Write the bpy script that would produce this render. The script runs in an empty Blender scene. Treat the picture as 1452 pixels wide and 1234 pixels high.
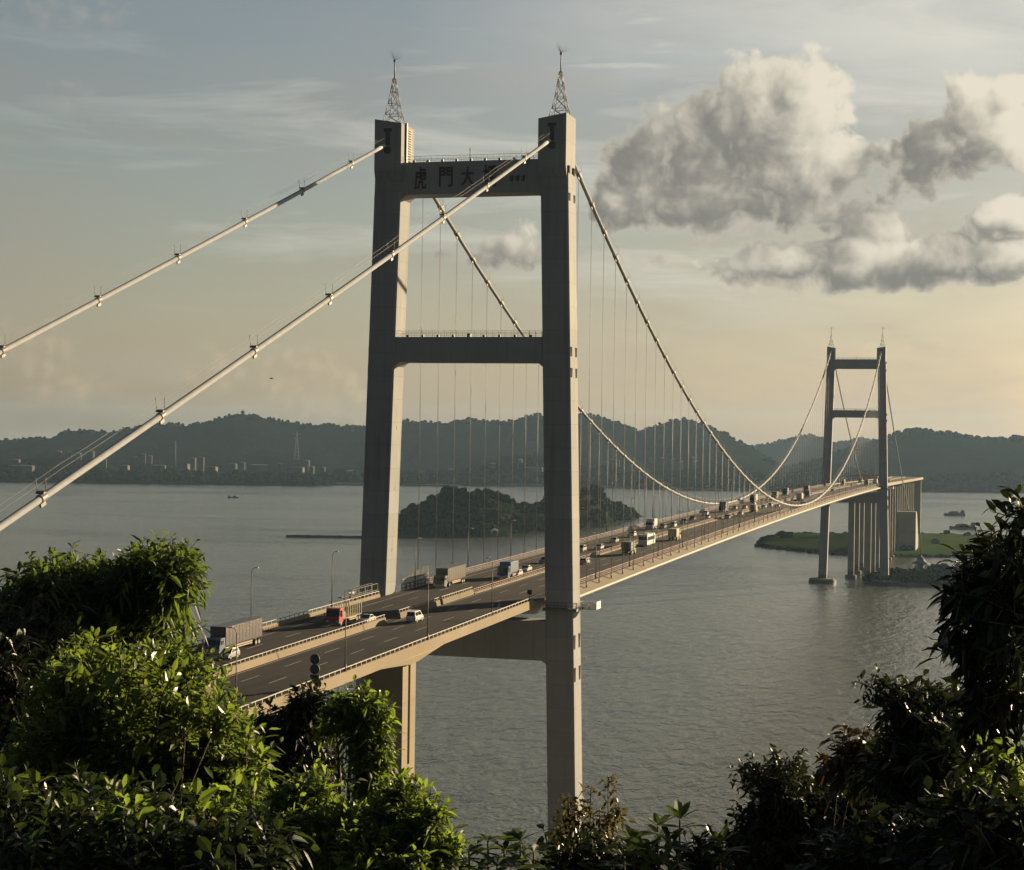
import bpy, math, random
import numpy as np
from mathutils import Vector, Matrix

random.seed(7)
RNG = np.random.default_rng(11)
scene = bpy.context.scene
COL = scene.collection
PI = math.pi
R = math.radians

# ------------------------------------------------------------------ camera numbers (metres, radians)
CX, CY, CZ = 101.622, -335.951, 97.211
YAW, PITCH, ROLL, FPX = -0.27102, -0.00098, 0.013832, 2557.41
HEAD = (math.sin(YAW), math.cos(YAW))          # horizontal viewing direction
SIDE = (math.cos(YAW), -math.sin(YAW))         # to the right of it
SUN_AZ, SUN_EL = math.atan2(1.0, 1.55), R(12.2)  # azimuth from +Y towards +X


def look(u, v, depth):
    """World point seen at photo position (u, v) at a given distance along the view axis."""
    a, b = u - 726, v - 617
    cr, sr = math.cos(ROLL), math.sin(ROLL)
    x, y = a * cr + b * sr, -a * sr + b * cr
    r, up, fw = x, -y, FPX
    f2 = fw * math.cos(PITCH) - up * math.sin(PITCH)
    u2 = fw * math.sin(PITCH) + up * math.cos(PITCH)
    k = depth / FPX
    return Vector((CX + k * (r * SIDE[0] + f2 * HEAD[0]), CY + k * (r * SIDE[1] + f2 * HEAD[1]), CZ + k * u2))


def ground_at(lat, dep, z=0.0):
    """World point at a lateral offset and distance in plan from the viewpoint."""
    return Vector((CX + lat * SIDE[0] + dep * HEAD[0], CY + lat * SIDE[1] + dep * HEAD[1], z))


# ------------------------------------------------------------------ object helpers
def tag(o, label=None, cat=None, group=None, kind=None):
    if label:
        o['label'] = label
    if cat:
        o['category'] = cat
    if group:
        o['group'] = group
    if kind:
        o['kind'] = kind
    return o


def empty(name, loc=(0, 0, 0), rz=0.0, label=None, cat=None, group=None, parent=None):
    o = bpy.data.objects.new(name, None)
    COL.objects.link(o)
    o.location = loc
    o.rotation_euler = (0, 0, rz)
    if parent:
        o.parent = parent
    return tag(o, label, cat, group)


class MB:
    """Collects polygons and links them as one mesh object."""

    def __init__(self):
        self.v, self.f, self.smooth = [], [], []

    def add(self, verts, faces, smooth=False):
        n = len(self.v)
        self.v.extend([tuple(p) for p in verts])
        for f in faces:
            self.f.append(tuple(i + n for i in f))
            self.smooth.append(smooth)
        return self

    def box(self, x0, x1, y0, y1, z0, z1, mat=None):
        vs = [Vector((x, y, z)) for z in (z0, z1) for y in (y0, y1) for x in (x0, x1)]
        if mat is not None:
            vs = [mat @ p for p in vs]
        return self.add(vs, [(0, 2, 3, 1), (4, 5, 7, 6), (0, 1, 5, 4), (2, 6, 7, 3), (0, 4, 6, 2), (1, 3, 7, 5)])

    def loft(self, rings, cap=True, smooth=False, closed=True):
        n = len(rings[0])
        vs = [p for r in rings for p in r]
        fs = []
        for k in range(len(rings) - 1):
            for i in range(n if closed else n - 1):
                j = (i + 1) % n
                fs.append((k * n + i, k * n + j, (k + 1) * n + j, (k + 1) * n + i))
        if cap and closed:
            fs.append(tuple(range(n - 1, -1, -1)))
            fs.append(tuple((len(rings) - 1) * n + i for i in range(n)))
        return self.add(vs, fs, smooth)

    def prism_y(self, poly, y0, y1):
        """(x, z) polygon, extruded along y."""
        return self.loft([[(x, y0, z) for x, z in poly], [(x, y1, z) for x, z in poly]])

    def prism_x(self, poly, x0, x1):
        """(y, z) polygon, extruded along x."""
        return self.loft([[(x0, y, z) for y, z in poly], [(x1, y, z) for y, z in poly]])

    def tube(self, pts, r, n=8, r1=None, cap=True, smooth=True):
        pts = [Vector(p) for p in pts]
        rings = []
        for i, p in enumerate(pts):
            a = pts[max(0, i - 1)]
            b = pts[min(len(pts) - 1, i + 1)]
            t = (b - a).normalized()
            ref = Vector((1, 0, 0)) if abs(t.x) < 0.9 else Vector((0, 0, 1))
            e1 = t.cross(ref).normalized()
            e2 = t.cross(e1)
            rr = r if r1 is None else r + (r1 - r) * i / (len(pts) - 1)
            rings.append([p + e1 * (rr * math.cos(2 * PI * k / n)) + e2 * (rr * math.sin(2 * PI * k / n)) for k in range(n)])
        return self.loft(rings, cap, smooth)

    def bar(self, a, b, w, h=None):
        h = w if h is None else h
        a, b = Vector(a), Vector(b)
        t = (b - a).normalized()
        ref = Vector((0, 0, 1)) if abs(t.z) < 0.95 else Vector((0, 1, 0))
        s = t.cross(ref).normalized() * (w / 2)
        u = s.cross(t).normalized() * (h / 2)
        r = lambda p: [p - s - u, p + s - u, p + s + u, p - s + u]
        return self.loft([r(a), r(b)])

    def disc(self, c, axis, r, th, n=20):
        c, axis = Vector(c), Vector(axis).normalized()
        return self.tube([c - axis * th / 2, c + axis * th / 2], r, n, smooth=False)

    def blob(self, c, rx, ry, rz, jit=0.15, rng=random, sub=1):
        t = (1 + 5 ** 0.5) / 2
        vs = [Vector(p).normalized() for p in ((-1, t, 0), (1, t, 0), (-1, -t, 0), (1, -t, 0), (0, -1, t), (0, 1, t), (0, -1, -t), (0, 1, -t), (t, 0, -1), (t, 0, 1), (-t, 0, -1), (-t, 0, 1))]
        fs = [(0, 11, 5), (0, 5, 1), (0, 1, 7), (0, 7, 10), (0, 10, 11), (1, 5, 9), (5, 11, 4), (11, 10, 2), (10, 7, 6), (7, 1, 8), (3, 9, 4), (3, 4, 2), (3, 2, 6), (3, 6, 8), (3, 8, 9), (4, 9, 5), (2, 4, 11), (6, 2, 10), (8, 6, 7), (9, 8, 1)]
        for _ in range(sub):
            cache, nf = {}, []

            def mid(a, b):
                k = (min(a, b), max(a, b))
                if k not in cache:
                    vs.append(((vs[a] + vs[b]) / 2).normalized())
                    cache[k] = len(vs) - 1
                return cache[k]
            for a, b, d in fs:
                ab, bd, da = mid(a, b), mid(b, d), mid(d, a)
                nf += [(a, ab, da), (b, bd, ab), (d, da, bd), (ab, bd, da)]
            fs = nf
        out = []
        for p in vs:
            k = 1 + rng.uniform(-jit, jit)
            out.append((c[0] + p.x * rx * k, c[1] + p.y * ry * k, c[2] + p.z * rz * k))
        return self.add(out, fs, False)

    def mesh(self, name, mat):
        me = bpy.data.meshes.new(name)
        me.from_pydata(self.v, [], self.f)
        me.polygons.foreach_set('use_smooth', self.smooth)
        if mat:
            me.materials.append(mat)
        me.update()
        return me

    def build(self, name, mat, parent=None, loc=None):
        o = bpy.data.objects.new(name, self.mesh(name, mat))
        COL.objects.link(o)
        if parent:
            o.parent = parent
        if loc is not None:
            o.location = loc
        return o


def np_mesh(name, verts, faces_list, mat, parent=None, smooth=False):
    """verts (n,3); faces_list: list of integer arrays (m,k)."""
    me = bpy.data.meshes.new(name)
    loops = np.concatenate([f.ravel() for f in faces_list]).astype(np.int32)
    sizes = np.concatenate([np.full(len(f), f.shape[1], np.int32) for f in faces_list])
    starts = np.concatenate([[0], np.cumsum(sizes)[:-1]]).astype(np.int32)
    me.vertices.add(len(verts))
    me.vertices.foreach_set('co', np.asarray(verts, np.float32).ravel())
    me.loops.add(len(loops))
    me.loops.foreach_set('vertex_index', loops)
    me.polygons.add(len(sizes))
    me.polygons.foreach_set('loop_start', starts)
    me.polygons.foreach_set('loop_total', sizes)
    me.polygons.foreach_set('use_smooth', np.full(len(sizes), smooth))
    if mat:
        me.materials.append(mat)
    me.update(calc_edges=True)
    me.validate()
    o = bpy.data.objects.new(name, me)
    COL.objects.link(o)
    if parent:
        o.parent = parent
    return o


def dup(o, parent=None, loc=None, rz=None):
    """Copy of an object with copies of its parts and sub-parts (mesh data shared)."""
    c = o.copy()
    COL.objects.link(c)
    if parent is not None:
        c.parent = parent
    if loc is not None:
        c.location = loc
    if rz is not None:
        c.rotation_euler = (0, 0, rz)
    for ch in list(o.children):
        dup(ch, c)
    return c


# ------------------------------------------------------------------ value noise on arrays (for terrain)
_TAB = RNG.random((256, 256))


def vnoise(x, y):
    xi, yi = np.floor(x).astype(int), np.floor(y).astype(int)
    fx, fy = x - xi, y - yi
    fx, fy = fx * fx * (3 - 2 * fx), fy * fy * (3 - 2 * fy)
    g = lambda a, b: _TAB[a % 256, b % 256]
    return (g(xi, yi) * (1 - fx) + g(xi + 1, yi) * fx) * (1 - fy) + (g(xi, yi + 1) * (1 - fx) + g(xi + 1, yi + 1) * fx) * fy


def fbm(x, y, octv=4):
    s, a, t = 0, 1, 0
    for i in range(octv):
        s = s + a * vnoise(x * 2 ** i + 17.3 * i, y * 2 ** i + 5.1 * i)
        t += a
        a *= 0.5
    return s / t


# ------------------------------------------------------------------ materials
class NT:
    """Short-hand for wiring shader nodes."""

    def __init__(self, tree):
        self.t = tree
        tree.nodes.clear()

    def n(self, typ, **props):
        nd = self.t.nodes.new(typ)
        ins = props.pop('ins', {})
        for k, v in props.items():
            setattr(nd, k, v)
        for k, v in ins.items():
            self.set(nd.inputs[k], v)
        return nd

    def set(self, sock, v):
        if isinstance(v, bpy.types.NodeSocket):
            self.t.links.new(v, sock)
        elif isinstance(v, (tuple, list)) and sock.type == 'RGBA' and len(v) == 3:
            sock.default_value = (*v, 1)
        else:
            sock.default_value = v

    def m(self, op, a, b=None, c=None, clamp=False):
        nd = self.t.nodes.new('ShaderNodeMath')
        nd.operation, nd.use_clamp = op, clamp
        for i, x in enumerate((a, b, c)):
            if x is not None:
                self.set(nd.inputs[i], x)
        return nd.outputs[0]

    def mix(self, fac, a, b, blend='MIX'):
        nd = self.t.nodes.new('ShaderNodeMix')
        nd.data_type, nd.blend_type = 'RGBA', blend
        self.set(nd.inputs[0], fac)
        self.set(nd.inputs[6], a)
        self.set(nd.inputs[7], b)
        return nd.outputs[2]

    def noise(self, vec, scale, detail=3, rough=0.55, dist=0.0):
        nd = self.n('ShaderNodeTexNoise', ins={'Scale': scale, 'Detail': detail, 'Roughness': rough, 'Distortion': dist})
        if vec is not None:
            self.set(nd.inputs['Vector'], vec)
        return nd.outputs['Fac']

    def noise2(self, vec, scale, detail=3, rough=0.55, dist=0.0):
        nd = self.n('ShaderNodeTexNoise', noise_dimensions='2D', ins={'Vector': vec, 'Scale': scale, 'Detail': detail, 'Roughness': rough, 'Distortion': dist})
        return nd.outputs['Fac']

    def scaled(self, vec, s):
        nd = self.n('ShaderNodeMapping', ins={'Scale': s})
        self.set(nd.inputs['Vector'], vec)
        return nd.outputs[0]

    def ramp(self, x, lo, hi, a=0.0, b=1.0):
        nd = self.n('ShaderNodeMapRange', clamp=True, ins={1: lo, 2: hi, 3: a, 4: b})
        self.set(nd.inputs[0], x)
        return nd.outputs[0]


def new_mat(name):
    m = bpy.data.materials.new(name)
    m.use_nodes = True
    return m, NT(m.node_tree)


def mat_basic(name, col, rough=0.7, var=0.2, scale=1.0, metal=0.0, bump=0.0, col2=None, stretch=None, spec=0.5):
    """Principled surface whose colour wanders between two tones with layered noise."""
    m, t = new_mat(name)
    tc = t.n('ShaderNodeTexCoord').outputs['Object']
    vec = t.scaled(tc, stretch) if stretch else tc
    f = t.noise(vec, scale, 5, 0.62)
    f2 = t.noise(tc, scale * 7.3, 3, 0.6)
    f = t.ramp(t.m('ADD', t.m('MULTIPLY', f, 0.7), t.m('MULTIPLY', f2, 0.3)), 0.32, 0.68)
    c2 = col2 if col2 else tuple(c * (1 - var) for c in col)
    c1 = col if col2 else tuple(min(1, c * (1 + var)) for c in col)
    cc = t.mix(f, c2, c1)
    b = t.n('ShaderNodeBsdfPrincipled', ins={'Base Color': cc, 'Roughness': t.ramp(f2, 0.2, 0.8, max(0.02, rough - 0.1), min(1, rough + 0.1)), 'Metallic': metal, 'Specular IOR Level': spec})
    if bump:
        bp = t.n('ShaderNodeBump', ins={'Strength': bump, 'Distance': 0.05, 'Height': f2})
        t.set(b.inputs['Normal'], bp.outputs[0])
    t.set(t.n('ShaderNodeOutputMaterial').inputs[0], b.outputs[0])
    return m
def mat_concrete(name, col, joint=4.5, streak=0.5, tide_on=False):
    m, t = new_mat(name)
    tc = t.n('ShaderNodeTexCoord').outputs['Object']
    sep = t.n('ShaderNodeSeparateXYZ', ins={0: tc})
    big = t.noise(tc, 0.07, 4, 0.6)
    st = t.noise(t.scaled(tc, (1.1, 1.1, 0.035)), 1.0, 5, 0.65)
    fine = t.noise(tc, 2.2, 4, 0.6)
    c = t.mix(t.ramp(big, 0.3, 0.7), tuple(x * 0.86 for x in col), tuple(x * 1.1 for x in col))
    c = t.mix(t.m('MULTIPLY', t.ramp(st, 0.52, 0.75), streak), c, tuple(x * 0.45 for x in col))
    c = t.mix(t.m('MULTIPLY', t.ramp(fine, 0.45, 0.75), 0.15), c, tuple(x * 0.6 for x in col))
    fr = t.m('FRACT', t.m('DIVIDE', sep.outputs[2], joint))
    line = t.m('LESS_THAN', fr, 0.02)
    c = t.mix(t.m('MULTIPLY', line, 0.55), c, tuple(x * 0.5 for x in col))
    tide = t.m('MULTIPLY', t.ramp(t.m('ADD', sep.outputs[2], t.m('MULTIPLY', st, 6.0)), 6.5, 9.5, 1.0, 0.0), 0.75)
    c = t.mix(t.m('MULTIPLY', tide, 1.0 if tide_on else 0.0), c, (0.035, 0.034, 0.028))
    # each pour a slightly different grey
    pour = t.n('ShaderNodeTexWhiteNoise', noise_dimensions='1D', ins={'W': t.m('FLOOR', t.m('DIVIDE', sep.outputs[2], joint))})
    c = t.mix(t.m('MULTIPLY', pour.outputs[0], 0.24), c, tuple(x * 0.55 for x in col))
    b = t.n('ShaderNodeBsdfPrincipled', ins={'Base Color': c, 'Roughness': 0.85, 'Specular IOR Level': 0.2})
    bp = t.n('ShaderNodeBump', ins={'Strength': 0.25, 'Distance': 0.05, 'Height': fine})
    t.set(b.inputs['Normal'], bp.outputs[0])
    t.set(t.n('ShaderNodeOutputMaterial').inputs[0], b.outputs[0])
    return m


def mat_asphalt():
    m, t = new_mat('asphalt')
    tc = t.n('ShaderNodeTexCoord').outputs['Object']
    sep = t.n('ShaderNodeSeparateXYZ', ins={0: tc})
    big = t.noise(t.scaled(tc, (0.5, 0.03, 1)), 1.0, 4, 0.6)
    fine = t.noise(tc, 6.0, 3, 0.7)
    track = t.m('ABSOLUTE', t.m('SINE', t.m('MULTIPLY', sep.outputs[0], PI / 2.0)))
    c = t.mix(t.ramp(big, 0.3, 0.7), (0.024, 0.0225, 0.022), (0.046, 0.043, 0.041))
    c = t.mix(t.m('MULTIPLY', t.ramp(track, 0.55, 1.0), 0.35), c, (0.022, 0.020, 0.019))
    c = t.mix(t.m('MULTIPLY', t.ramp(fine, 0.5, 0.8), 0.3), c, (0.075, 0.068, 0.06))
    cell = t.n('ShaderNodeTexVoronoi', distance='CHEBYCHEV', ins={'Vector': t.scaled(tc, (0.25, 0.045, 1)), 'Scale': 1.0, 'Randomness': 0.9})
    patch = t.m('GREATER_THAN', t.n('ShaderNodeSeparateColor', ins={0: cell.outputs['Color']}).outputs[0], 0.82)
    c = t.mix(t.m('MULTIPLY', patch, 0.55), c, (0.017, 0.016, 0.015))
    oil = t.noise(t.scaled(tc, (1.2, 0.12, 1)), 1.0, 4, 0.6)
    c = t.mix(t.m('MULTIPLY', t.ramp(oil, 0.55, 0.72), 0.45), c, (0.014, 0.013, 0.012))
    b = t.n('ShaderNodeBsdfPrincipled', ins={'Base Color': c, 'Roughness': 0.9, 'Specular IOR Level': 0.15})
    t.set(t.n('ShaderNodeOutputMaterial').inputs[0], b.outputs[0])
    return m


def mat_water():
    m, t = new_mat('river_water')
    tc = t.n('ShaderNodeTexCoord').outputs['Object']
    rot = t.n('ShaderNodeMapping', ins={'Rotation': (0, 0, R(24)), 'Scale': (1.0, 0.42, 1.0), 'Vector': tc}).outputs[0]
    swell = t.noise(rot, 0.045, 4, 0.55, 0.6)
    chop = t.noise(rot, 0.22, 4, 0.62, 0.4)
    rip = t.noise(tc, 0.9, 3, 0.6)
    h = t.m('ADD', t.m('ADD', t.m('MULTIPLY', swell, 2.6), t.m('MULTIPLY', chop, 1.9)), t.m('MULTIPLY', rip, 0.28))
    bp = t.n('ShaderNodeBump', ins={'Strength': 0.7, 'Distance': 1.0, 'Height': h})
    # slicks: wind calms patches of the surface
    slick = t.noise(t.scaled(tc, (0.35, 1.0, 1.0)), 0.006, 4, 0.6, 0.8)
    silt = t.noise(tc, 0.0012, 4, 0.5)
    c = t.mix(t.ramp(silt, 0.3, 0.7), (0.074, 0.084, 0.076), (0.114, 0.116, 0.100))
    b = t.n('ShaderNodeBsdfPrincipled', ins={'Base Color': c, 'Roughness': t.ramp(slick, 0.3, 0.7, 0.08, 0.22), 'IOR': 1.333, 'Specular IOR Level': 0.5, 'Normal': bp.outputs[0]})
    t.set(t.n('ShaderNodeOutputMaterial').inputs[0], b.outputs[0])
    return m


def mat_leaf(name, dark, light, gloss=0.35, trans=0.35, tint=(0.25, 0.32, 0.03)):
    m, t = new_mat(name)
    geo = t.n('ShaderNodeNewGeometry')
    rnd = geo.outputs['Random Per Island']
    tc = t.n('ShaderNodeTexCoord').outputs['Object']
    patch = t.noise(tc, 0.9, 2)
    f = t.m('ADD', t.m('MULTIPLY', rnd, 0.65), t.m('MULTIPLY', t.ramp(patch, 0.35, 0.65), 0.35))
    c = t.mix(f, dark, light)
    old = t.m('GREATER_THAN', rnd, 0.965)
    c = t.mix(t.m('MULTIPLY', old, 0.6), c, (0.20, 0.15, 0.04))
    b = t.n('ShaderNodeBsdfPrincipled', ins={'Base Color': c, 'Roughness': gloss, 'Specular IOR Level': 0.32})
    tr = t.n('ShaderNodeBsdfTranslucent', ins={'Color': t.mix(f, tuple(x * 0.5 for x in tint), tint)})
    mx = t.n('ShaderNodeMixShader', ins={0: trans, 1: b.outputs[0], 2: tr.outputs[0]})
    t.set(t.n('ShaderNodeOutputMaterial').inputs[0], mx.outputs[0])
    return m


def mat_forest(name, dark, light, scale, bump=1.0, dist=6.0):
    m, t = new_mat(name)
    tc = t.n('ShaderNodeTexCoord').outputs['Object']
    a = t.noise(tc, scale, 5, 0.65)
    big = t.noise(tc, scale * 0.08, 3, 0.5)
    vor = t.n('ShaderNodeTexVoronoi', ins={'Vector': tc, 'Scale': scale * 1.4, 'Randomness': 1.0})
    f = t.m('ADD', t.m('MULTIPLY', t.ramp(a, 0.3, 0.7), 0.55), t.m('MULTIPLY', t.ramp(big, 0.35, 0.65), 0.45))
    c = t.mix(f, dark, light)
    h = t.m('SUBTRACT', a, t.m('MULTIPLY', vor.outputs['Distance'], 0.6))
    bp = t.n('ShaderNodeBump', ins={'Strength': bump, 'Distance': dist, 'Height': h})
    b = t.n('ShaderNodeBsdfPrincipled', ins={'Base Color': c, 'Roughness': 1.0, 'Specular IOR Level': 0.0, 'Normal': bp.outputs[0]})
    t.set(t.n('ShaderNodeOutputMaterial').inputs[0], b.outputs[0])
    return m


def mat_tower_paint():
    """Tower legs: pale concrete with the orange, white and red bands near the water."""
    m = mat_concrete('tower_concrete', (0.29, 0.298, 0.300), 4.5, 0.7, True)
    return m


M = dict(
    tower=mat_tower_paint(),
    beam=mat_concrete('beam_concrete', (0.325, 0.333, 0.335), 50.0),
    tan=mat_concrete('tan_concrete', (0.25, 0.20, 0.135), 60.0, 0.25),
    web=mat_concrete('girder_concrete', (0.31, 0.255, 0.17), 60.0, 0.3),
    pier=mat_concrete('pier_concrete', (0.28, 0.24, 0.17), 6.0, 0.35),
    grey_conc=mat_concrete('grey_concrete', (0.28, 0.275, 0.25), 8.0, 0.5),
    asphalt=mat_asphalt(),
    paint=mat_basic('road_paint', (0.33, 0.31, 0.27), 0.8, 0.35, 1.2),
    walk=mat_basic('walkway_paint', (0.15, 0.122, 0.085), 0.85, 0.18, 0.35),
    lip=mat_basic('edge_steel', (0.25, 0.23, 0.195), 0.6, 0.15, 0.3),
    steel_under=mat_basic('girder_paint', (0.25, 0.25, 0.23), 0.6, 0.1, 0.4),
    cable=mat_basic('cable_wrap', (0.34, 0.355, 0.375), 0.85, 0.12, 0.8, spec=0.1),
    cable_main=mat_basic('cable_wrap_main', (0.33, 0.335, 0.345), 0.85, 0.15, 0.8, spec=0.1),  # slightly darker wrap, used from the near tower onward
    band=mat_basic('band_steel', (0.16, 0.145, 0.13), 0.6, 0.2, 2.0),
    rope=mat_basic('wire_rope', (0.115, 0.11, 0.108), 0.55, 0.15, 1.0),
    rail_red=mat_basic('railing_red', (0.21, 0.115, 0.092), 0.6, 0.2, 1.0),
    rail_grey=mat_basic('railing_grey', (0.40, 0.38, 0.33), 0.5, 0.15, 1.0),
    rail_dark=mat_basic('railing_dark', (0.085, 0.085, 0.08), 0.6, 0.2, 1.0),
    dark=mat_basic('dark_steel', (0.035, 0.033, 0.032), 0.6, 0.2, 1.0),
    mast=mat_basic('mast_steel', (0.13, 0.115, 0.11), 0.55, 0.2, 1.0),
    hole=mat_basic('dark_opening', (0.022, 0.021, 0.020), 0.9, 0.1, 1.0),
    letter=mat_basic('letter_red', (0.045, 0.007, 0.007), 0.6, 0.2, 1.0),
    white=mat_basic('white_paint', (0.78, 0.76, 0.70), 0.5, 0.06, 1.0),
    far_pier=mat_concrete('far_pier_concrete', (0.25, 0.245, 0.225), 6.0, 0.4, True),
    cap=mat_concrete('cap_concrete', (0.13, 0.125, 0.11), 1.2, 0.5),
    shade=mat_basic('port_shade', (0.07, 0.068, 0.062), 0.9, 0.2, 1.0),
    orange=mat_basic('orange_paint', (0.72, 0.30, 0.06), 0.6, 0.12, 0.6),
    red=mat_basic('red_paint', (0.55, 0.08, 0.05), 0.6, 0.15, 0.6),
    water=mat_water(),
    bark=mat_basic('bark', (0.05, 0.038, 0.028), 0.9, 0.35, 6.0, bump=0.6),
    twig=mat_basic('twig', (0.10, 0.085, 0.05), 0.8, 0.3, 6.0),
)
# ------------------------------------------------------------------ camera
cam = bpy.data.cameras.new('camera')
cam_o = bpy.data.objects.new('camera', cam)
COL.objects.link(cam_o)
cam.sensor_fit = 'HORIZONTAL'
cam.sensor_width = 36.0
cam.lens = FPX / 1452 * 36.0
cam.clip_start, cam.clip_end = 0.3, 60000
_fw = Vector((HEAD[0] * math.cos(PITCH), HEAD[1] * math.cos(PITCH), math.sin(PITCH)))
_rt = Vector((SIDE[0], SIDE[1], 0))
_up = _rt.cross(_fw)
_cr, _sr = math.cos(ROLL), math.sin(ROLL)
_r2 = _rt * _cr + _up * _sr
_u2 = _up * _cr - _rt * _sr
cam_o.matrix_world = Matrix(((_r2.x, _u2.x, -_fw.x, CX), (_r2.y, _u2.y, -_fw.y, CY), (_r2.z, _u2.z, -_fw.z, CZ), (0, 0, 0, 1)))
scene.camera = cam_o

# ------------------------------------------------------------------ light
sun = bpy.data.lights.new('sun', 'SUN')
sun.energy, sun.angle, sun.color = 4.3, R(0.53), (1.0, 0.77, 0.47)
sun_o = bpy.data.objects.new('sun', sun)
COL.objects.link(sun_o)
_s = Vector((math.sin(SUN_AZ) * math.cos(SUN_EL), math.cos(SUN_AZ) * math.cos(SUN_EL), math.sin(SUN_EL)))
sun_o.rotation_euler = (-_s).to_track_quat('-Z', 'Y').to_euler()
sun_o.location = (300, 400, 250)

scene.view_settings.view_transform = 'Standard'
scene.view_settings.look = 'None'
scene.view_settings.gamma = 1
scene.view_settings.exposure = 1.36
scene.cycles.max_bounces = 8
scene.cycles.volume_bounces = 1
scene.cycles.transparent_max_bounces = 8
scene.cycles.use_denoising = True

# ------------------------------------------------------------------ sky with clouds (by compass bearing and height, in degrees)
world = bpy.data.worlds.new('World')
scene.world = world
world.use_nodes = True


def sky_deg(u, v):
    d = look(u, v, 1000) - Vector((CX, CY, CZ))
    return math.degrees(math.atan2(d.x, d.y)), math.degrees(math.asin(d.z / d.length))


CLOUDS = [  # photo position, half sizes, weight
    (868, 292, 42, 40, 1), (925, 250, 70, 62, 1), (990, 225, 78, 72, 1), (1060, 175, 62, 72, 1), (1125, 165, 68, 70, 1),
    (1110, 240, 110, 72, 1), (985, 285, 120, 42, 1), (1150, 215, 40, 52, .8), (1075, 125, 38, 32, .9),
    (1378, 165, 48, 52, 1), (1330, 215, 56, 48, 1), (1425, 190, 50, 42, 1), (1296, 250, 46, 36, .75), (1252, 215, 20, 28, .8),
    (1200, 305, 80, 34, .55), (1440, 130, 26, 22, .8),
    (1120, 376, 62, 30, 1), (1215, 372, 95, 34, 1), (1320, 368, 110, 32, 1), (1440, 362, 90, 36, 1), (1240, 322, 62, 30, .6), (1440, 305, 50, 28, .9),
    (705, 352, 60, 22, .62), (765, 335, 40, 20, .55), (1050, 392, 42, 16, .6), (980, 372, 70, 12, .35),
]
PUFFS = [
    (100, 143, 36, 24, .55), (58, 512, 46, 44, .8), (22, 470, 60, 26, .6), (100, 548, 50, 22, .6), (440, 548, 56, 40, .7), (490, 570, 40, 26, .6), (300, 525, 40, 30, .5), (390, 515, 40, 24, .4),
    (1085, 410, 60, 16, .6), (930, 372, 90, 12, .6), (1400, 505, 40, 22, .5), (1310, 500, 70, 12, .5), (90, 15, 70, 22, .5), (1030, 330, 60, 14, .5), (1390, 412, 60, 12, .5),
]


def cloud_field(name, clouds, fine):
    g = bpy.data.node_groups.new(name, 'ShaderNodeTree')
    g.interface.new_socket('P', in_out='INPUT', socket_type='NodeSocketVector')
    g.interface.new_socket('F', in_out='OUTPUT', socket_type='NodeSocketFloat')
    g.interface.new_socket('S', in_out='OUTPUT', socket_type='NodeSocketFloat')
    t = NT(g)
    gi, go = t.n('NodeGroupInput'), t.n('NodeGroupOutput')
    P = gi.outputs[0]
    # warp the plan of the clouds so no outline stays an ellipse
    wn = t.n('ShaderNodeTexNoise', noise_dimensions='2D', ins={'Vector': P, 'Scale': 0.42, 'Detail': 3, 'Roughness': 0.5})
    off = t.n('ShaderNodeVectorMath', operation='SUBTRACT', ins={0: wn.outputs['Color'], 1: (0.5, 0.5, 0.5)}).outputs[0]
    off = t.n('ShaderNodeVectorMath', operation='SCALE', ins={0: off, 'Scale': 0.95}).outputs[0]
    Pw = t.n('ShaderNodeVectorMath', operation='ADD', ins={0: P, 1: off}).outputs[0]
    tot = None
    for (u, v, a, b, w) in clouds:
        c0, e0 = sky_deg(u, v)
        k = FPX * PI / 180
        q = t.n('ShaderNodeVectorMath', operation='SUBTRACT', ins={0: Pw, 1: (c0, e0, 0)}).outputs[0]
        q = t.n('ShaderNodeVectorMath', operation='MULTIPLY', ins={0: q, 1: (k / a, k / b, 0)}).outputs[0]
        q = t.n('ShaderNodeVectorMath', operation='DOT_PRODUCT', ins={0: q, 1: q}).outputs['Value']
        q = t.m('MULTIPLY', t.m('SUBTRACT', 1.02, t.m('MULTIPLY', q, 0.54)), w)
        tot = q if tot is None else t.m('SMOOTH_MAX', tot, q, 0.25)
    t.set(go.inputs[1], t.m('ADD', tot, t.m('MULTIPLY', t.m('SUBTRACT', t.noise2(Pw, 0.55, 1, 0.4), 0.5), 0.7)))
    puff = t.noise2(Pw, 0.85 * fine, 7, 0.56, 0.0)
    lump = t.n('ShaderNodeTexVoronoi', voronoi_dimensions='2D', feature='SMOOTH_F1', ins={'Vector': Pw, 'Scale': 0.95 * fine, 'Smoothness': 0.35}).outputs['Distance']
    lump2 = t.n('ShaderNodeTexVoronoi', voronoi_dimensions='2D', feature='SMOOTH_F1', ins={'Vector': Pw, 'Scale': 2.6 * fine, 'Smoothness': 0.35}).outputs['Distance']
    lump = t.m('ADD', lump, t.m('MULTIPLY', lump2, 0.40))
    F = t.m('ADD', tot, t.m('MULTIPLY', t.m('SUBTRACT', puff, 0.5), 1.0))
    F = t.m('ADD', F, t.m('MULTIPLY', t.m('SUBTRACT', 0.60, lump), 0.62))
    crisp = t.noise2(Pw, 3.4, 5, 0.6)
    F = t.m('ADD', F, t.m('MULTIPLY', t.m('SUBTRACT', crisp, 0.5), 0.26))
    t.set(go.inputs[0], F)
    return g


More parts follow.
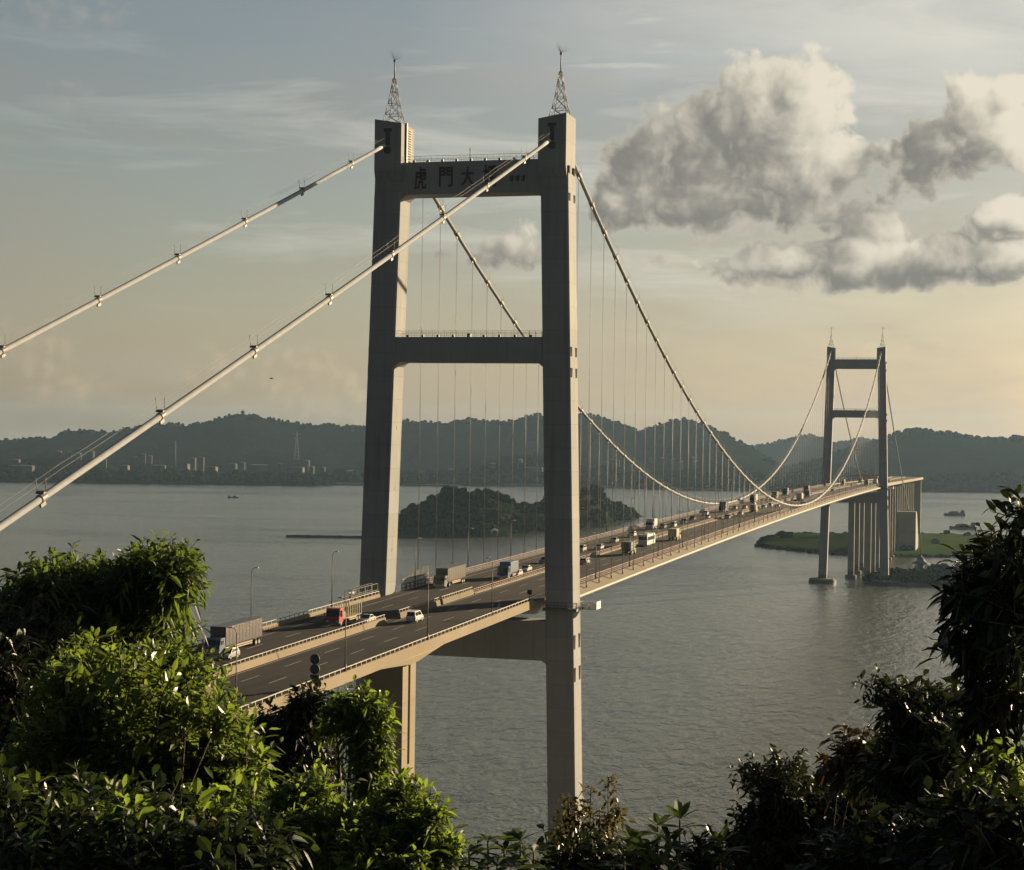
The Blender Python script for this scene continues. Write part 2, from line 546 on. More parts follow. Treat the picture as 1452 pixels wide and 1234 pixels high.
def make_world():
    t = NT(world.node_tree)
    tc = t.n('ShaderNodeTexCoord').outputs['Generated']
    dirn = t.n('ShaderNodeVectorMath', operation='NORMALIZE', ins={0: tc}).outputs[0]
    sep = t.n('ShaderNodeSeparateXYZ', ins={0: dirn})
    az = t.m('MULTIPLY', t.m('ARCTAN2', sep.outputs[0], sep.outputs[1]), 180 / PI)
    el = t.m('MULTIPLY', t.m('ARCSINE', sep.outputs[2]), 180 / PI)
    P = t.n('ShaderNodeCombineXYZ', ins={0: az, 1: el, 2: 0.0}).outputs[0]
    sky = t.n('ShaderNodeTexSky', sky_type='NISHITA', sun_disc=False, sun_elevation=SUN_EL, sun_rotation=SUN_AZ, air_density=1.3, dust_density=SKY_DUST, ozone_density=1.0, altitude=50)
    tint = t.mix(1.0, sky.outputs[0], SKY_TINT, 'MULTIPLY')
    hsv = t.n('ShaderNodeHueSaturation', ins={'Saturation': SKY_SAT, 'Value': 1.0, 'Color': tint}).outputs[0]
    # thin high veil, drawn out along the horizon
    veil = t.noise2(t.scaled(P, (0.05, 0.32, 1)), 1.0, 6, 0.6, 0.6)
    veil2 = t.noise2(t.scaled(P, (0.14, 0.5, 1)), 1.0, 5, 0.6, 0.4)
    vf = t.m('ADD', t.m('MULTIPLY', t.ramp(veil, 0.38, 0.68), 0.6), t.m('MULTIPLY', t.ramp(veil2, 0.45, 0.72), 0.4))
    hi_n = t.ramp(t.noise2(t.scaled(P, (0.10, 0.42, 1)), 1.0, 6, 0.6, 0.3), 0.30, 0.62)
    hi = t.m('MULTIPLY', t.m('MULTIPLY', t.ramp(az, -19.0, -2.0), t.ramp(el, 8.6, 12.4)), t.m('ADD', t.m('MULTIPLY', hi_n, 0.65), 0.35))
    bg_sky = t.n('ShaderNodeBackground', ins={'Color': hsv, 'Strength': SKY_K})
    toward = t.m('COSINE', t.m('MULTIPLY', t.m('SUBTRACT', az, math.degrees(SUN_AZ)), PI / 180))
    glow = t.ramp(toward, 0.30, 0.9, 0.66, 1.0)
    veil_col = t.mix(t.ramp(el, 0.0, 13.0), VEIL_LOW, VEIL_HIGH)
    bg_veil = t.n('ShaderNodeBackground', ins={'Color': veil_col, 'Strength': t.m('MULTIPLY', glow, VEIL_K)})
    s1 = t.n('ShaderNodeMixShader', ins={0: t.m('MULTIPLY', vf, VEIL_A), 1: bg_sky.outputs[0], 2: bg_veil.outputs[0]})
    streak = t.noise2(t.n('ShaderNodeMapping', ins={'Vector': P, 'Rotation': (0, 0, R(-9)), 'Scale': (0.07, 0.55, 1)}).outputs[0], 1.0, 7, 0.62, 0.35)
    hi = t.m('MAXIMUM', hi, t.m('MULTIPLY', t.ramp(streak, 0.52, 0.74), t.m('MULTIPLY', t.ramp(el, 2.0, 6.0), t.ramp(az, -34.0, -10.0, 0.14, 0.75))))
    bg_hi = t.n('ShaderNodeBackground', ins={'Color': (0.37, 0.355, 0.31), 'Strength': VEIL_K})
    s1 = t.n('ShaderNodeMixShader', ins={0: t.m('MULTIPLY', hi, 0.85), 1: s1.outputs[0], 2: bg_hi.outputs[0]})
    # added dim sky layer overhead and behind, out of view, to deepen shade
    dim_f = t.m('MAXIMUM', t.ramp(el, 14.5, 24.0), t.ramp(toward, 0.40, 0.05))
    dim_n = t.ramp(t.noise2(t.scaled(P, (0.03, 0.05, 1)), 1.0, 4), 0.3, 0.7, 0.6, 1.4)
    bg_dim = t.n('ShaderNodeBackground', ins={'Color': DIM_SKY_COL, 'Strength': dim_n})
    s1 = t.n('ShaderNodeMixShader', ins={0: t.m('MULTIPLY', dim_f, 0.88), 1: s1.outputs[0], 2: bg_dim.outputs[0]})
    # cumulus
    g = cloud_field('cloud_field', CLOUDS, 1.0)
    g2 = cloud_field('puff_field', PUFFS, 1.6)

    def F(off):
        q = t.n('ShaderNodeVectorMath', operation='ADD', ins={0: P, 1: off}).outputs[0]
        nd = t.n('ShaderNodeGroup', node_tree=g)
        t.set(nd.inputs[0], q)
        return nd.outputs
    (f0, s0), (f1, s1_), (f2, s2_) = F((0, 0, 0)), F((0.35, 0.24, 0)), F((1.35, 0.85, 0))
    alpha = t.ramp(f0, 0.17, 0.46)
    alpha = t.m('MULTIPLY', alpha, t.m('MULTIPLY', t.ramp(el, 0.2, 2.0), 0.96))
    lit = t.m('ADD', t.m('MULTIPLY', t.m('SUBTRACT', f0, f1), 0.46), t.m('MULTIPLY', t.m('SUBTRACT', s0, s2_), 0.60))
    lit = t.m('ADD', lit, t.m('MULTIPLY', t.m('SUBTRACT', s0, s1_), 0.4))
    lit = t.n('ShaderNodeMapRange', interpolation_type='SMOOTHSTEP', ins={0: lit, 1: -0.30, 2: 0.92}).outputs[0]
    thin = t.m('MULTIPLY', t.ramp(f0, 0.22, 0.85, 1.0, 0.0), 0.62)
    litf = t.m('SMOOTH_MAX', lit, thin, 0.2)
    ccol = t.mix(litf, CLOUD_DARK, CLOUD_LIT)
    bg_c = t.n('ShaderNodeBackground', ins={'Color': ccol, 'Strength': t.m('MULTIPLY', t.ramp(toward, 0.45, 0.72, 0.55, 1.0), CLOUD_K)})
    s2 = t.n('ShaderNodeMixShader', ins={0: alpha, 1: s1.outputs[0], 2: bg_c.outputs[0]})
    pf = t.n('ShaderNodeGroup', node_tree=g2, ins={0: P}).outputs[0]
    pq = t.n('ShaderNodeGroup', node_tree=g2, ins={0: t.n('ShaderNodeVectorMath', operation='ADD', ins={0: P, 1: (0.3, 0.22, 0)}).outputs[0]}).outputs[0]
    pl = t.ramp(t.m('SUBTRACT', pf, pq), -0.35, 0.5, 0.82, 1.12)
    bg_p = t.n('ShaderNodeBackground', ins={'Color': t.mix(t.ramp(el, 1.0, 8.0), (0.290, 0.225, 0.140), (0.215, 0.205, 0.185)), 'Strength': t.m('MULTIPLY', pl, t.m('MULTIPLY', t.ramp(toward, 0.42, 0.8, 0.78, 1.25), VEIL_K))})
    s3 = t.n('ShaderNodeMixShader', ins={0: t.m('MULTIPLY', t.ramp(pf, 0.15, 0.9), 0.55), 1: s2.outputs[0], 2: bg_p.outputs[0]})
    t.set(t.n('ShaderNodeOutputWorld').inputs[0], s3.outputs[0])


SKY_K, SKY_SAT, SKY_TINT, SKY_DUST = 0.030, 0.74, (0.96, 0.965, 1.06), 1.0
DIM_SKY_COL = (0.013, 0.018, 0.026)  # unseen dim sky, added to cut the ambient light
VEIL_A, VEIL_K = 0.75, 0.80
VEIL_LOW, VEIL_HIGH = (0.278, 0.232, 0.160), (0.184, 0.185, 0.186)
CLOUD_K = 0.75
CLOUD_DARK, CLOUD_LIT = (0.104, 0.101, 0.092), (0.42, 0.385, 0.31)
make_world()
world.cycles.sampling_method = 'MANUAL'
world.cycles.sample_map_resolution = 512

# ------------------------------------------------------------------ water
wb = MB()
wb.add([(-9000, -2600, 0), (9000, -2600, 0), (9000, 9800, 0), (-9000, 9800, 0)], [(0, 1, 2, 3)])
tag(wb.build('water', M['water']), 'broad grey-green river under the suspension bridge', 'water', kind='structure')
# ================================================================== the bridge
SPAN = 888.0
CAB_TOP, CAB_LOW = 156.39, 68.57
LEG_W, LEG_D, LEG_K = 5.44, 6.39, 0.0257


def road_z(y):
    if y < 0:
        return 65.55 + 0.0128 * y
    if y <= SPAN:
        s = y / SPAN
        return 65.55 + 7.6 * s * (1 - s)
    return 65.55 - 0.0118 * (y - SPAN)


def half(z):
    return 16.5 + LEG_K * (CAB_TOP - z)


def cable_z(y):
    if y < 0:      # side span down to the near anchorage
        a = [(-6.1, 152.58), (-118.4, 114.25), (-196.2, 88.43)]
        z = 0
        for i, (yi, zi) in enumerate(a):
            k = zi
            for j, (yj, _) in enumerate(a):
                if i != j:
                    k *= (y - yj) / (yi - yj)
            z += k
        return z
    if y <= SPAN:
        return CAB_LOW + (CAB_TOP - CAB_LOW) * (2 * y / SPAN - 1) ** 2
    s = (y - SPAN) / 348.0
    return CAB_TOP + (38.0 - CAB_TOP) * s - 26.0 * s * (1 - s)


# ------------------------------------------------------------------ towers
def leg_mesh():
    b = MB()
    rings = []
    c = 0.3
    for z in (1.0, 30, 64, 100, 130, 147.0):
        w, d = LEG_W / 2, LEG_D / 2
        x0 = half(z) - 16.5
        rings.append([(x0 - w + c, -d, z), (x0 + w - c, -d, z), (x0 + w, -d + c, z), (x0 + w, d - c, z), (x0 + w - c, d, z), (x0 - w + c, d, z), (x0 - w, d - c, z), (x0 - w, -d + c, z)])
    b.loft(rings)
    return b


def mirror(b):
    o = MB()
    o.v = [(-x, y, z) for x, y, z in b.v]
    o.f = [tuple(reversed(f)) for f in b.f]
    o.smooth = list(b.smooth)
    return o


def tower(y0, near):
    root = empty('bridge_tower', (0, y0, 0))
    for s in (1, -1):
        sm = (lambda b: b) if s > 0 else mirror
        leg = sm(leg_mesh()).build('leg', M['tower'], root, (16.5 * s, 0, 0))
        # ventilation slots on the outer and inner faces
        for z, h in ((147.6, 1.3), (142.4, 1.3), (112.9, 1.6), (108.9, 1.6), (57.6, 2.5), (51.4, 2.5)):
            for yy in (-2.2, 1.7):
                x = half(z) + LEG_W / 2 - 16.5
                sb = MB()
                sb.box(x - 0.3, x + 0.12, yy - 0.42, yy - 0.34, z - h / 2 - 0.1, z + h / 2 + 0.1)
                sb.box(x - 0.3, x + 0.12, yy + 0.34, yy + 0.42, z - h / 2 - 0.1, z + h / 2 + 0.1)
                sb.box(x - 0.3, x + 0.05, yy - 0.338, yy + 0.338, z - h / 2, z + h / 2)
                sm(sb).build('vent_slot', M['hole'], leg)
        for z in (122, 98, 86, 74):
            x = half(z) - LEG_W / 2 - 16.5
            sm(MB().box(x - 0.05, x + 0.2, -0.15, 0.15, z - 0.3, z + 0.3)).build('weep_pipe', M['rail_dark'], leg)
        # painted warning bands by the water
        for z0, z1, mk in () if not near else ((15.4, 17.2, 'orange'), (8.5, 12.2, 'red'), (2.4, 5.0, 'red')):
            pb = MB()
            d, c = LEG_D / 2 + 0.012, 0.3
            rg = []
            for z in (z0, z1):
                x0, w = half(z) - 16.5, LEG_W / 2 + 0.012
                rg.append([(x0 + w, -d + c + .9, z), (x0 + w, d - c, z), (x0 + w - c, d, z), (x0 - w + c, d, z), (x0 - w + c, d - .2, z), (x0 + w - c - .1, d - .2, z), (x0 + w - .2, d - c, z), (x0 + w - .2, -d + c + .9, z)])
            sm(pb.loft(rg)).build('warning_band', M[mk], leg)
        # saddle house: the corbelled block the cable runs into
        hb = MB()
        xi, xo = 13.75 - 16.5, 19.25 - 16.5
        ring = lambda z, f, bk, dz=0: [(xi, -f, z - dz), (xo, -f, z), (xo, bk, z), (xi, bk, z - dz)]
        hb.loft([ring(145.9, 3.0, 3.0), ring(146.0, 3.22, 3.22), ring(148.1, 4.1, 3.5), ring(158.15, 4.1, 3.5, 0.95)])
        house = sm(hb).build('saddle_house', M['tower'], root, (16.5 * s, 0, 0))
        ob = MB().box(-0.85, 0.85, -4.16, -4.0, 155.6, 156.3).box(-0.42, 0.42, -4.16, -4.0, 152.9, 155.597)
        sm(ob).build('hatch', M['shade'], house)  # raised dark panels; the opening's shade is put into their colour
        sm(MB().disc((0, -4.12, 152.0), (0, -1, -0.33), 0.72, 0.5, 18)).build('cable_port', M['shade'], house)
        sm(MB().disc((0, 3.55, 153.6), (0, 1, -0.36), 0.95, 0.4, 18)).build('cable_port', M['shade'], house)
        db = MB().box(xi - 0.35, xi + 0.05, -1.75, -1.2, 147.5, 157.6)
        for k in range(17):
            db.box(xi - 0.25, xi + 0.02, -0.7, 1.7, 148.4 + k * 0.5, 148.47 + k * 0.5)
        sm(db).build('ladder', M['mast'], house)
        # lightning mast
        mb = MB()
        zb = 157.6
        lv = [(0, 1.9), (2.0, 1.35), (4.2, .92), (6.6, .58), (9.2, .24)]
        for (h0, r0), (h1, r1) in zip(lv, lv[1:]):
            for i in range(4):
                a = [(1, 1), (1, -1), (-1, -1), (-1, 1)]
                p, q = a[i], a[(i + 1) % 4]
                mb.tube([(p[0] * r0, p[1] * r0, zb + h0), (p[0] * r1, p[1] * r1, zb + h1)], 0.075, 5)
                mb.tube([(p[0] * r0, p[1] * r0, zb + h0), (q[0] * r1, q[1] * r1, zb + h1)], 0.045, 4)
                mb.tube([(q[0] * r0, q[1] * r0, zb + h0), (p[0] * r1, p[1] * r1, zb + h1)], 0.045, 4)
                mb.tube([(p[0] * r1, p[1] * r1, zb + h1), (q[0] * r1, q[1] * r1, zb + h1)], 0.05, 4)
        mb.tube([(0, 0, zb + 9.1), (0, 0, zb + 12.9)], 0.13, 6, 0.09)
        mb.tube([(0, 0, zb + 12.5), (0, 0, zb + 12.9)], 0.25, 8)
        mast = mb.build('lightning_mast', M['mast'], house, (0.4 * s, 0.4, 0))
        sp = MB()
        rr = random.Random(3)
        for k in range(22):
            a, e = k * 2.4, R(8 + 70 * rr.random())
            sp.tube([(0, 0, 0), (2.1 * math.cos(a) * math.cos(e), 2.1 * math.sin(a) * math.cos(e), 2.1 * math.sin(e))], 0.018, 3, 0.008)
        sp.build('spike_brush', M['mast'], house, (0.4 * s, 0.4, zb + 12.85))
        # pile cap
        cb = MB()
        n = 12
        x0 = half(0) - 16.5
        ring = lambda r, z: [(x0 + r * 1.05 * math.cos(2 * PI * k / n), r * 1.25 * math.sin(2 * PI * k / n), z) for k in range(n)]
        cb.loft([ring(8.2, -2), ring(8.2, 2.4), ring(7.8, 2.8)])
        cap = sm(cb).build('pile_cap', M['cap'], root, (16.5 * s, 0, 0))
        fb = MB()
        fr_ = lambda r, z: [(x0 + r * 1.05 * math.cos(2 * PI * k / 24), r * 1.25 * math.sin(2 * PI * k / 24), z) for k in range(24)]
        fb.loft([fr_(8.0, -1), fr_(8.7, -1), fr_(8.7, 1.9), fr_(8.0, 1.9)])
        sm(fb).build('fender', M['dark'], cap)
        # service platform round the leg at deck level
        zp = 63.6
        xa, xb_ = half(zp) - LEG_W / 2 - 16.5, half(zp) + LEG_W / 2 - 16.5
        pb = MB()
        pb.box(xa - 0.2, xb_ + 1.0, -4.3, -3.22, zp, zp + 0.5)
        pb.box(xb_ + 0.02, xb_ + 1.0, -3.218, 4.6, zp, zp + 0.5)
        pb.box(xb_ + 1.0, xb_ + 3.6, 1.2, 4.6, zp, zp + 0.5)
        plat = sm(pb).build('service_platform', M['rail_dark'], root, (16.5 * s, 0, 0))
        rb = MB()
        for k in range(10):
            x = xa + k * (xb_ - xa + .9) / 9
            rb.box(x - .03, x + .03, -4.3, -4.24, zp + .5, zp + 1.6)
        rb.box(xa, xb_ + 1, -4.3, -4.24, zp + 1.6, zp + 1.68)
        rb.box(xa, xb_ + 1, -4.3, -4.24, zp + 1.05, zp + 1.1)
        for k in range(9):
            y = -4.2 + k * 1.0
            rb.box(xb_ + .94, xb_ + 1, y - .03, y + .03, zp + .5, zp + 1.6)
        rb.box(xb_ + .94, xb_ + 1, -4.24, 1.2, zp + 1.6, zp + 1.68)
        sm(rb).build('guard_rail', M['rail_dark'], plat)
        wb_ = MB()
        wb_.box(xb_ + 1.05, xb_ + 2.05, 1.12, 1.18, zp + .1, zp + 1.1)
        wb_.box(xb_ + 2.3, xb_ + 3.6, 1.12, 1.18, zp + .1, zp + 1.3)
        wb_.box(xb_ + 3.6, xb_ + 3.66, 1.1, 4.6, zp + .1, zp + 1.5)
        sm(wb_).build('side_panel', M['white'], plat)

    def beam(zb, zt, d, ch):
        zi = half((zb + zt) / 2) - LEG_W / 2 + 0.25
        b = MB()
        poly = [(-zi, zb - ch), (-zi + 0.25 + ch, zb), (zi - 0.25 - ch, zb), (zi, zb - ch), (zi, zt), (-zi, zt)]
        b.prism_y(poly, -d, d)
        return b
    up = beam(143.4, 149.7, 2.75, 1.0).build('upper_crossbeam', M['beam'], root)
    mid = beam(110.8, 115.7, 2.75, 1.0).build('middle_crossbeam', M['beam'], root)
    beam(53.9, 61.4, 2.9, 0.8).build('lower_crossbeam', M['beam'], root)
    for par, zt, xm in ((up, 149.7, 13.6), (mid, 115.7, 14.6)):
        rb = MB()
        n = 24
        for sy in (-2.6, 2.6):
            for k in range(n + 1):
                x = -xm + 2 * xm * k / n
                rb.box(x - .03, x + .03, sy - .03, sy + .03, zt, zt + 1.15)
            for h in (.6, 1.15):
                rb.box(-xm, xm, sy - .025, sy + .025, zt + h, zt + h + .05)
        rb.build('guard_rail', M['rail_dark'], par)
        for k in range(9):
            x = -xm + 2 * xm * (k + .7) / 9.4
            MB().box(x - .22, x + .22, -2.78, -2.3, zt, zt + .42).build('lamp_box', M['rail_dark'], par)
    MB().tube([(-0.3, -2.2, 149.7), (-0.3, -2.2, 152.3)], 0.09, 6).build('antenna', M['mast'], up)
    MB().box(-.35, .35, -2.5, -1.8, 115.7, 116.4).build('lamp_box', M['rail_dark'], mid)
    if near:
        for ch, x, z, w, h in (('虎', -10.15, 146.55, 2.5, 4.4), ('門', -4.95, 146.7, 2.8, 3.9), ('大', -0.55, 146.75, 2.7, 3.7), ('橋', 3.95, 146.7, 2.9, 4.2)):
            cu = bpy.data.curves.new('lettering', 'FONT')
            cu.body, cu.size, cu.extrude, cu.offset = ch, 1.0, 0.02, 0.018
            cu.align_x, cu.align_y = 'CENTER', 'CENTER'
            tmp = bpy.data.objects.new('lettering', cu)
            COL.objects.link(tmp)
            bpy.context.view_layer.update()
            me = bpy.data.meshes.new_from_object(tmp.evaluated_get(bpy.context.evaluated_depsgraph_get()))
            bpy.data.objects.remove(tmp)
            co = np.empty(len(me.vertices) * 3, np.float32)
            me.vertices.foreach_get('co', co)
            co = co.reshape(-1, 3)
            lo, hi = co.min(0), co.max(0)
            co = (co - (lo + hi) / 2) / (hi - lo)
            y = co[:, 1].copy()
            co2 = np.stack([x + co[:, 0] * w, -2.80 + co[:, 2] * 0.12, z + y * h + co[:, 0] * 0.0], 1)
            me.vertices.foreach_set('co', co2.astype(np.float32).ravel())
            me.materials.clear()
            me.materials.append(M['letter'])
            o = bpy.data.objects.new('lettering', me)
            COL.objects.link(o)
            o.parent = up
        # the small signature at the right end of the beam
        sb = MB()
        rr = random.Random(5)
        for k in range(3):
            x = 8.3 + k * 1.15
            for (dx, dz, ex, ez) in ((0, .7, 0, -.7), (-.35, .25, .4, .3), (-.4, -.35, .35, -.2), (.3, .6, .1, -.6), (-.3, .5, -.35, -.5)):
                j = rr.uniform(-.08, .08)
                sb.bar((x + dx + j, -2.80, 146.1 + dz), (x + ex, -2.80, 146.1 + ez + j), .13, .1)
        sb.build('signature', M['letter'], up)
    return root


tag(tower(0, True), 'tall pale concrete bridge tower in front, with red Chinese lettering on its top beam', 'bridge tower')
tag(tower(SPAN, False), 'distant H-shaped bridge tower rising beside the grassy islet', 'bridge tower')

# ------------------------------------------------------------------ main cables with bands and hangers
HANG_Y = [18 + 12 * k for k in range(72)]
BAND_NEAR = [-24.0 - 23.6 * k for k in range(8)]
BAND_FAR = [SPAN + 26 + 30 * k for k in range(9)]


def band_mesh(ln, r):
    b = MB()
    b.tube([(0, -ln, 0), (0, ln, 0)], r, 12, smooth=False)
    b.box(-.1, .1, -.45, .45, -.8, -.45)
    b.box(-.42, .42, -.22, .22, .46, .62)
    return b.mesh('cable_band', M['band'])


def posts_mesh(h):
    b = MB()
    for sx in (-.42, .42):
        b.tube([(sx, 0, .55), (sx * 1.25, 0, h)], .035, 5)
    return b.mesh('rope_post', M['band'])


BAND_ME, SIDE_BAND_ME, POST_ME = band_mesh(1.2, .50), band_mesh(.42, .43), posts_mesh(1.9)


def child(name, me, parent, loc, rx=0.0):
    o = bpy.data.objects.new(name, me)
    COL.objects.link(o)
    o.parent = parent
    o.location = loc
    o.rotation_euler = (rx, 0, 0)
    return o


def main_cable(x, label):
    root = empty('main_cable', (x, 0, 0), label=label, cat='bridge cable', group='main cables of the suspension bridge')
    ys = [-330 + 6 * k for k in range(55)] + [0 + 6 * k for k in range(149)] + [SPAN + 12 * k for k in range(30)]
    pts = [(0, y, cable_z(y)) for y in ys if not (-4 < y < 0)]
    MB().tube([p for p in pts if p[1] < 0], 0.35, 12).build('strand', M['cable'], root)
    MB().tube([p for p in pts if p[1] >= 0], 0.40, 12).build('strand', M['cable_main'], root)
    for sx in (-.45, .45):
        MB().tube([(sx, y, z + 1.75 - (.12 if (i % 4) else 0)) for i, (_, y, z) in enumerate(pts)], .017, 4).build('hand_rope', M['rope'], root)
    slope = lambda y: math.atan2(cable_z(y + .5) - cable_z(y - .5), 1.0)
    for y in BAND_NEAR + HANG_Y + BAND_FAR:
        bd = child('cable_band', BAND_ME if 0 < y < SPAN else SIDE_BAND_ME, root, (0, y, cable_z(y)), slope(y))
        if y < 480 and (y < 0 or HANG_Y.index(y) % 1 == 0):
            child('rope_post', POST_ME, bd, (0, 0, 0), -slope(y) * .6)
    for y in HANG_Y:
        zt, zb = cable_z(y) - .5, road_z(y) - .5
        b = MB()
        for dy in (-.24, .24):
            b.tube([(0, y + dy, zb), (0, y + dy, zt)], .036, 5)
            b.tube([(0, y + dy, zb), (0, y + dy, zb + min(1.1, (zt - zb) * .5))], .13, 6)
        b.build('hanger', M['rope'], root)
    return root


main_cable(16.5, 'thick pale main cable passing over the right legs of both towers')
main_cable(-16.5, 'thick pale main cable passing over the left legs of both towers')


# ------------------------------------------------------------------ decks
def sweep(profile, ys, name, mat, parent, dz=None, closed=True, cap=True):
    """profile(y) -> list of (x, z) relative to the road level."""
    b = MB()
    b.loft([[(x, y, road_z(y) + z) for x, z in profile(y)] for y in ys], cap=cap, closed=closed)
    return b.build(name, mat, parent)


def strip(x0, x1, y0, y1, dz, b, step=12.0):
    n = max(1, int(math.ceil((y1 - y0) / step)))
    ys = [y0 + (y1 - y0) * k / n for k in range(n + 1)]
    vs, fs = [], []
    for y in ys:
        vs += [(x0, y, road_z(y) + dz), (x1, y, road_z(y) + dz)]
    for k in range(n):
        fs.append((2 * k, 2 * k + 1, 2 * k + 3, 2 * k + 2))
    b.add(vs, fs)


def lane_marks(y0, y1, xs_dash, xs_line, b):
    for x in xs_line:
        strip(x - .09, x + .09, y0, y1, .012, b)
    for x in xs_dash:
        y = y0 + 3
        while y + 6 < y1:
            strip(x - .085, x + .085, y, y + 6, .012, b)
            y += 15


frange = lambda a, b, n: [a + (b - a) * k / n for k in range(n + 1)]
YM0, YM1 = 4.2, SPAN - 4.2

deck = empty('bridge_deck', (0, 0, 0), label='long slim steel deck carrying six lanes between the two towers', cat='bridge deck')
ysm = frange(YM0, YM1, 74)
sweep(lambda y: [(-14.6, -.02), (14.6, -.02), (14.6, -.5), (12.5, -3.6), (-12.5, -3.6), (-14.6, -.5)], ysm, 'girder', M['steel_under'], deck)
for s in (1, -1):
    pr = lambda y, s=s: [(s * x, z) for x, z in ((14.65, .03), (15.2, .03), (17.3, -1.15), (17.3, -1.4), (14.65, -3.0))][::s]
    sweep(pr, ysm, 'walkway', M['walk'], deck)
    pr = lambda y, s=s: [(s * x, z) for x, z in ((17.31, -1.08), (17.52, -1.08), (17.52, -1.55), (17.31, -1.55))][::s]
    sweep(pr, ysm, 'edge_beam', M['lip'], deck)
rb = MB()
strip(-14.6, 14.6, YM0, YM1, .0, rb)
rb.build('road_surface', M['asphalt'], deck)
lb = MB()
lane_marks(YM0, YM1, (4.25, 8.25, -4.25, -8.25), (.95, -.95, 12.3, -12.3), lb)
lb.build('lane_marking', M['paint'], deck)


def approach(name, y0, y1, label, xin):
    root = empty(name, (0, 0, 0), label=label, cat='viaduct')
    n = int(abs(y1 - y0) / 8)
    ys = frange(y0, y1, n)
    sweep(lambda y: [(-15.0, -.03), (15.0, -.03), (15.0, -.45), (9.9, -1.0), (1.9, -1.0), (-1.9, -1.0), (-9.9, -1.0), (-15.0, -.45)], ys, 'deck_slab', M['grey_conc'], root)
    rb = MB()
    strip(-14.9, 14.9, y0, y1, 0, rb, 8)
    rb.build('road_surface', M['asphalt'], root)
    lb = MB()
    lane_marks(y0, y1, (4.25, 8.25, -4.25, -8.25), (.95, -.95, 12.3, -12.3), lb)
    lb.build('lane_marking', M['paint'], root)
    return root


# near approach
YA0, YA1 = -330.0, 4.15
near = approach('approach_viaduct', YA0, YA1, 'near concrete approach viaduct with haunched girder running left behind the trees', 0)


def haunch(y):
    d = 9e9
    for yp in (-62, -150, -238, -326):
        d = min(d, abs(y - yp))
    return 2.5 + 2.2 * max(0.0, 1 - d / 34) ** 1.4


for s in (1, -1):
    pr = lambda y, s=s: [(s * x, z) for x, z in ((1.9, -1.003), (9.9, -1.003), (9.75, -haunch(y)), (2.1, -haunch(y)))][::s]
    sweep(pr, frange(YA0, -14.0, 90), 'box_girder', M['web'], near)
    # parapet
    yend = -9.0
    pr = lambda y, s=s: [(s * x, z) for x, z in ((15.003, .0), (15.0, .32), (15.12, .62), (15.42, .62), (15.5, -.95), (15.3, -1.02), (15.003, -.6))][::s]
    sweep(pr, frange(YA0, yend, 60), 'parapet', M['tan'], near)
    # expansion joint between girder spans, seen as a short dark line
    for y in (-62, -150):
        px0, px1 = (2.2, 9.0) if s > 0 else (-14.4, -8.4)
        pb = MB()
        zt = road_z(y) - haunch(y) + .05
        for dy in (-3.25, .55):
            pb.box(px0, px1, y + dy, y + dy + 2.7, -3, zt)
        p = pb.build('pier', M['pier'], near)
        wb_ = MB().box(px0 + .4, px1 - .45, y - .548, y + .548, -3, zt - .01)
        wb_.build('pier_web', M['dark'], p)
        tb = MB()
        for k in range(4):
            tb.box(px1 - .5, px1 + .03, y - .56, y + .56, 43.5 - 12 * k, 44.0 - 12 * k)
        tb.build('tie', M['pier'], p)
        cb = MB()
        cb.loft([[((px0 + px1) / 2 - 6, y - 6, -2), ((px0 + px1) / 2 + 6, y - 6, -2), ((px0 + px1) / 2 + 6, y + 6, -2), ((px0 + px1) / 2 - 6, y + 6, -2)], [((px0 + px1) / 2 - 6, y - 6, 2.2), ((px0 + px1) / 2 + 6, y - 6, 2.2), ((px0 + px1) / 2 + 6, y + 6, 2.2), ((px0 + px1) / 2 - 6, y + 6, 2.2)]])
        cb.build('pile_cap', M['grey_conc'], near)

# far approach, bending away to the left once past the grassy islet
far = empty('approach_viaduct', (0, 0, 0), label='far approach viaduct on many slender piers beyond the second tower', cat='viaduct')


def far_axis(y):
    if y <= 1505:
        return Vector((0, y, 0)), Vector((1, 0, 0))
    rad = 380.0
    a = (y - 1505) / rad
    return Vector((-rad * (1 - math.cos(a)), 1505 + rad * math.sin(a), 0)), Vector((math.cos(a), math.sin(a), 0))


def sweep_far(poly, ys, name, mat):
    b = MB()
    rg = []
    for y in ys:
        c, r = far_axis(y)
        z = road_z(min(y, 1900))
        rg.append([(c.x + r.x * x, c.y + r.y * x, z + dz) for x, dz in poly])
    b.loft(rg)
    return b.build(name, mat, far)


ysf = frange(SPAN - 4.15, 1760, 90)
sweep_far([(-15, 0), (15, 0), (15, -.5), (10, -1.0), (-10, -1.0), (-15, -.5)], ysf, 'deck_slab', M['asphalt'])
for s in (1, -1):
    sweep_far([(s * x, z) for x, z in ((2, -1.003), (10, -1.003), (9.6, -2.6), (2.4, -2.6))][::s], ysf, 'box_girder', M['web'])
    sweep_far([(s * x, z) for x, z in ((15.01, -1.0), (15.01, .75), (15.4, .75), (15.5, -1.4))][::s], frange(SPAN + 6, 1760, 90), 'parapet', M['tan'])
yp = 934.0
while yp < 1740:
    c, r = far_axis(yp)
    ang = math.atan2(r.y, r.x)
    for s in (1, -1):
        pb = MB()
        mt = Matrix.Translation((c.x, c.y, 0)) @ Matrix.Rotation(ang, 4, 'Z')
        zt = road_z(yp) - 2.58
        pb.box(s * 5.7 - 2.1, s * 5.7 + 2.1, -1.5, 1.5, -2, zt, mt)
        pb.box(s * 5.7 - 3.6, s * 5.7 + 3.6, -3.4, 3.4, -2.2, 2.1, mt)
        pb.build('pier', M['far_pier'], far)
    yp += 42.0 if yp < 1080 else 32.0

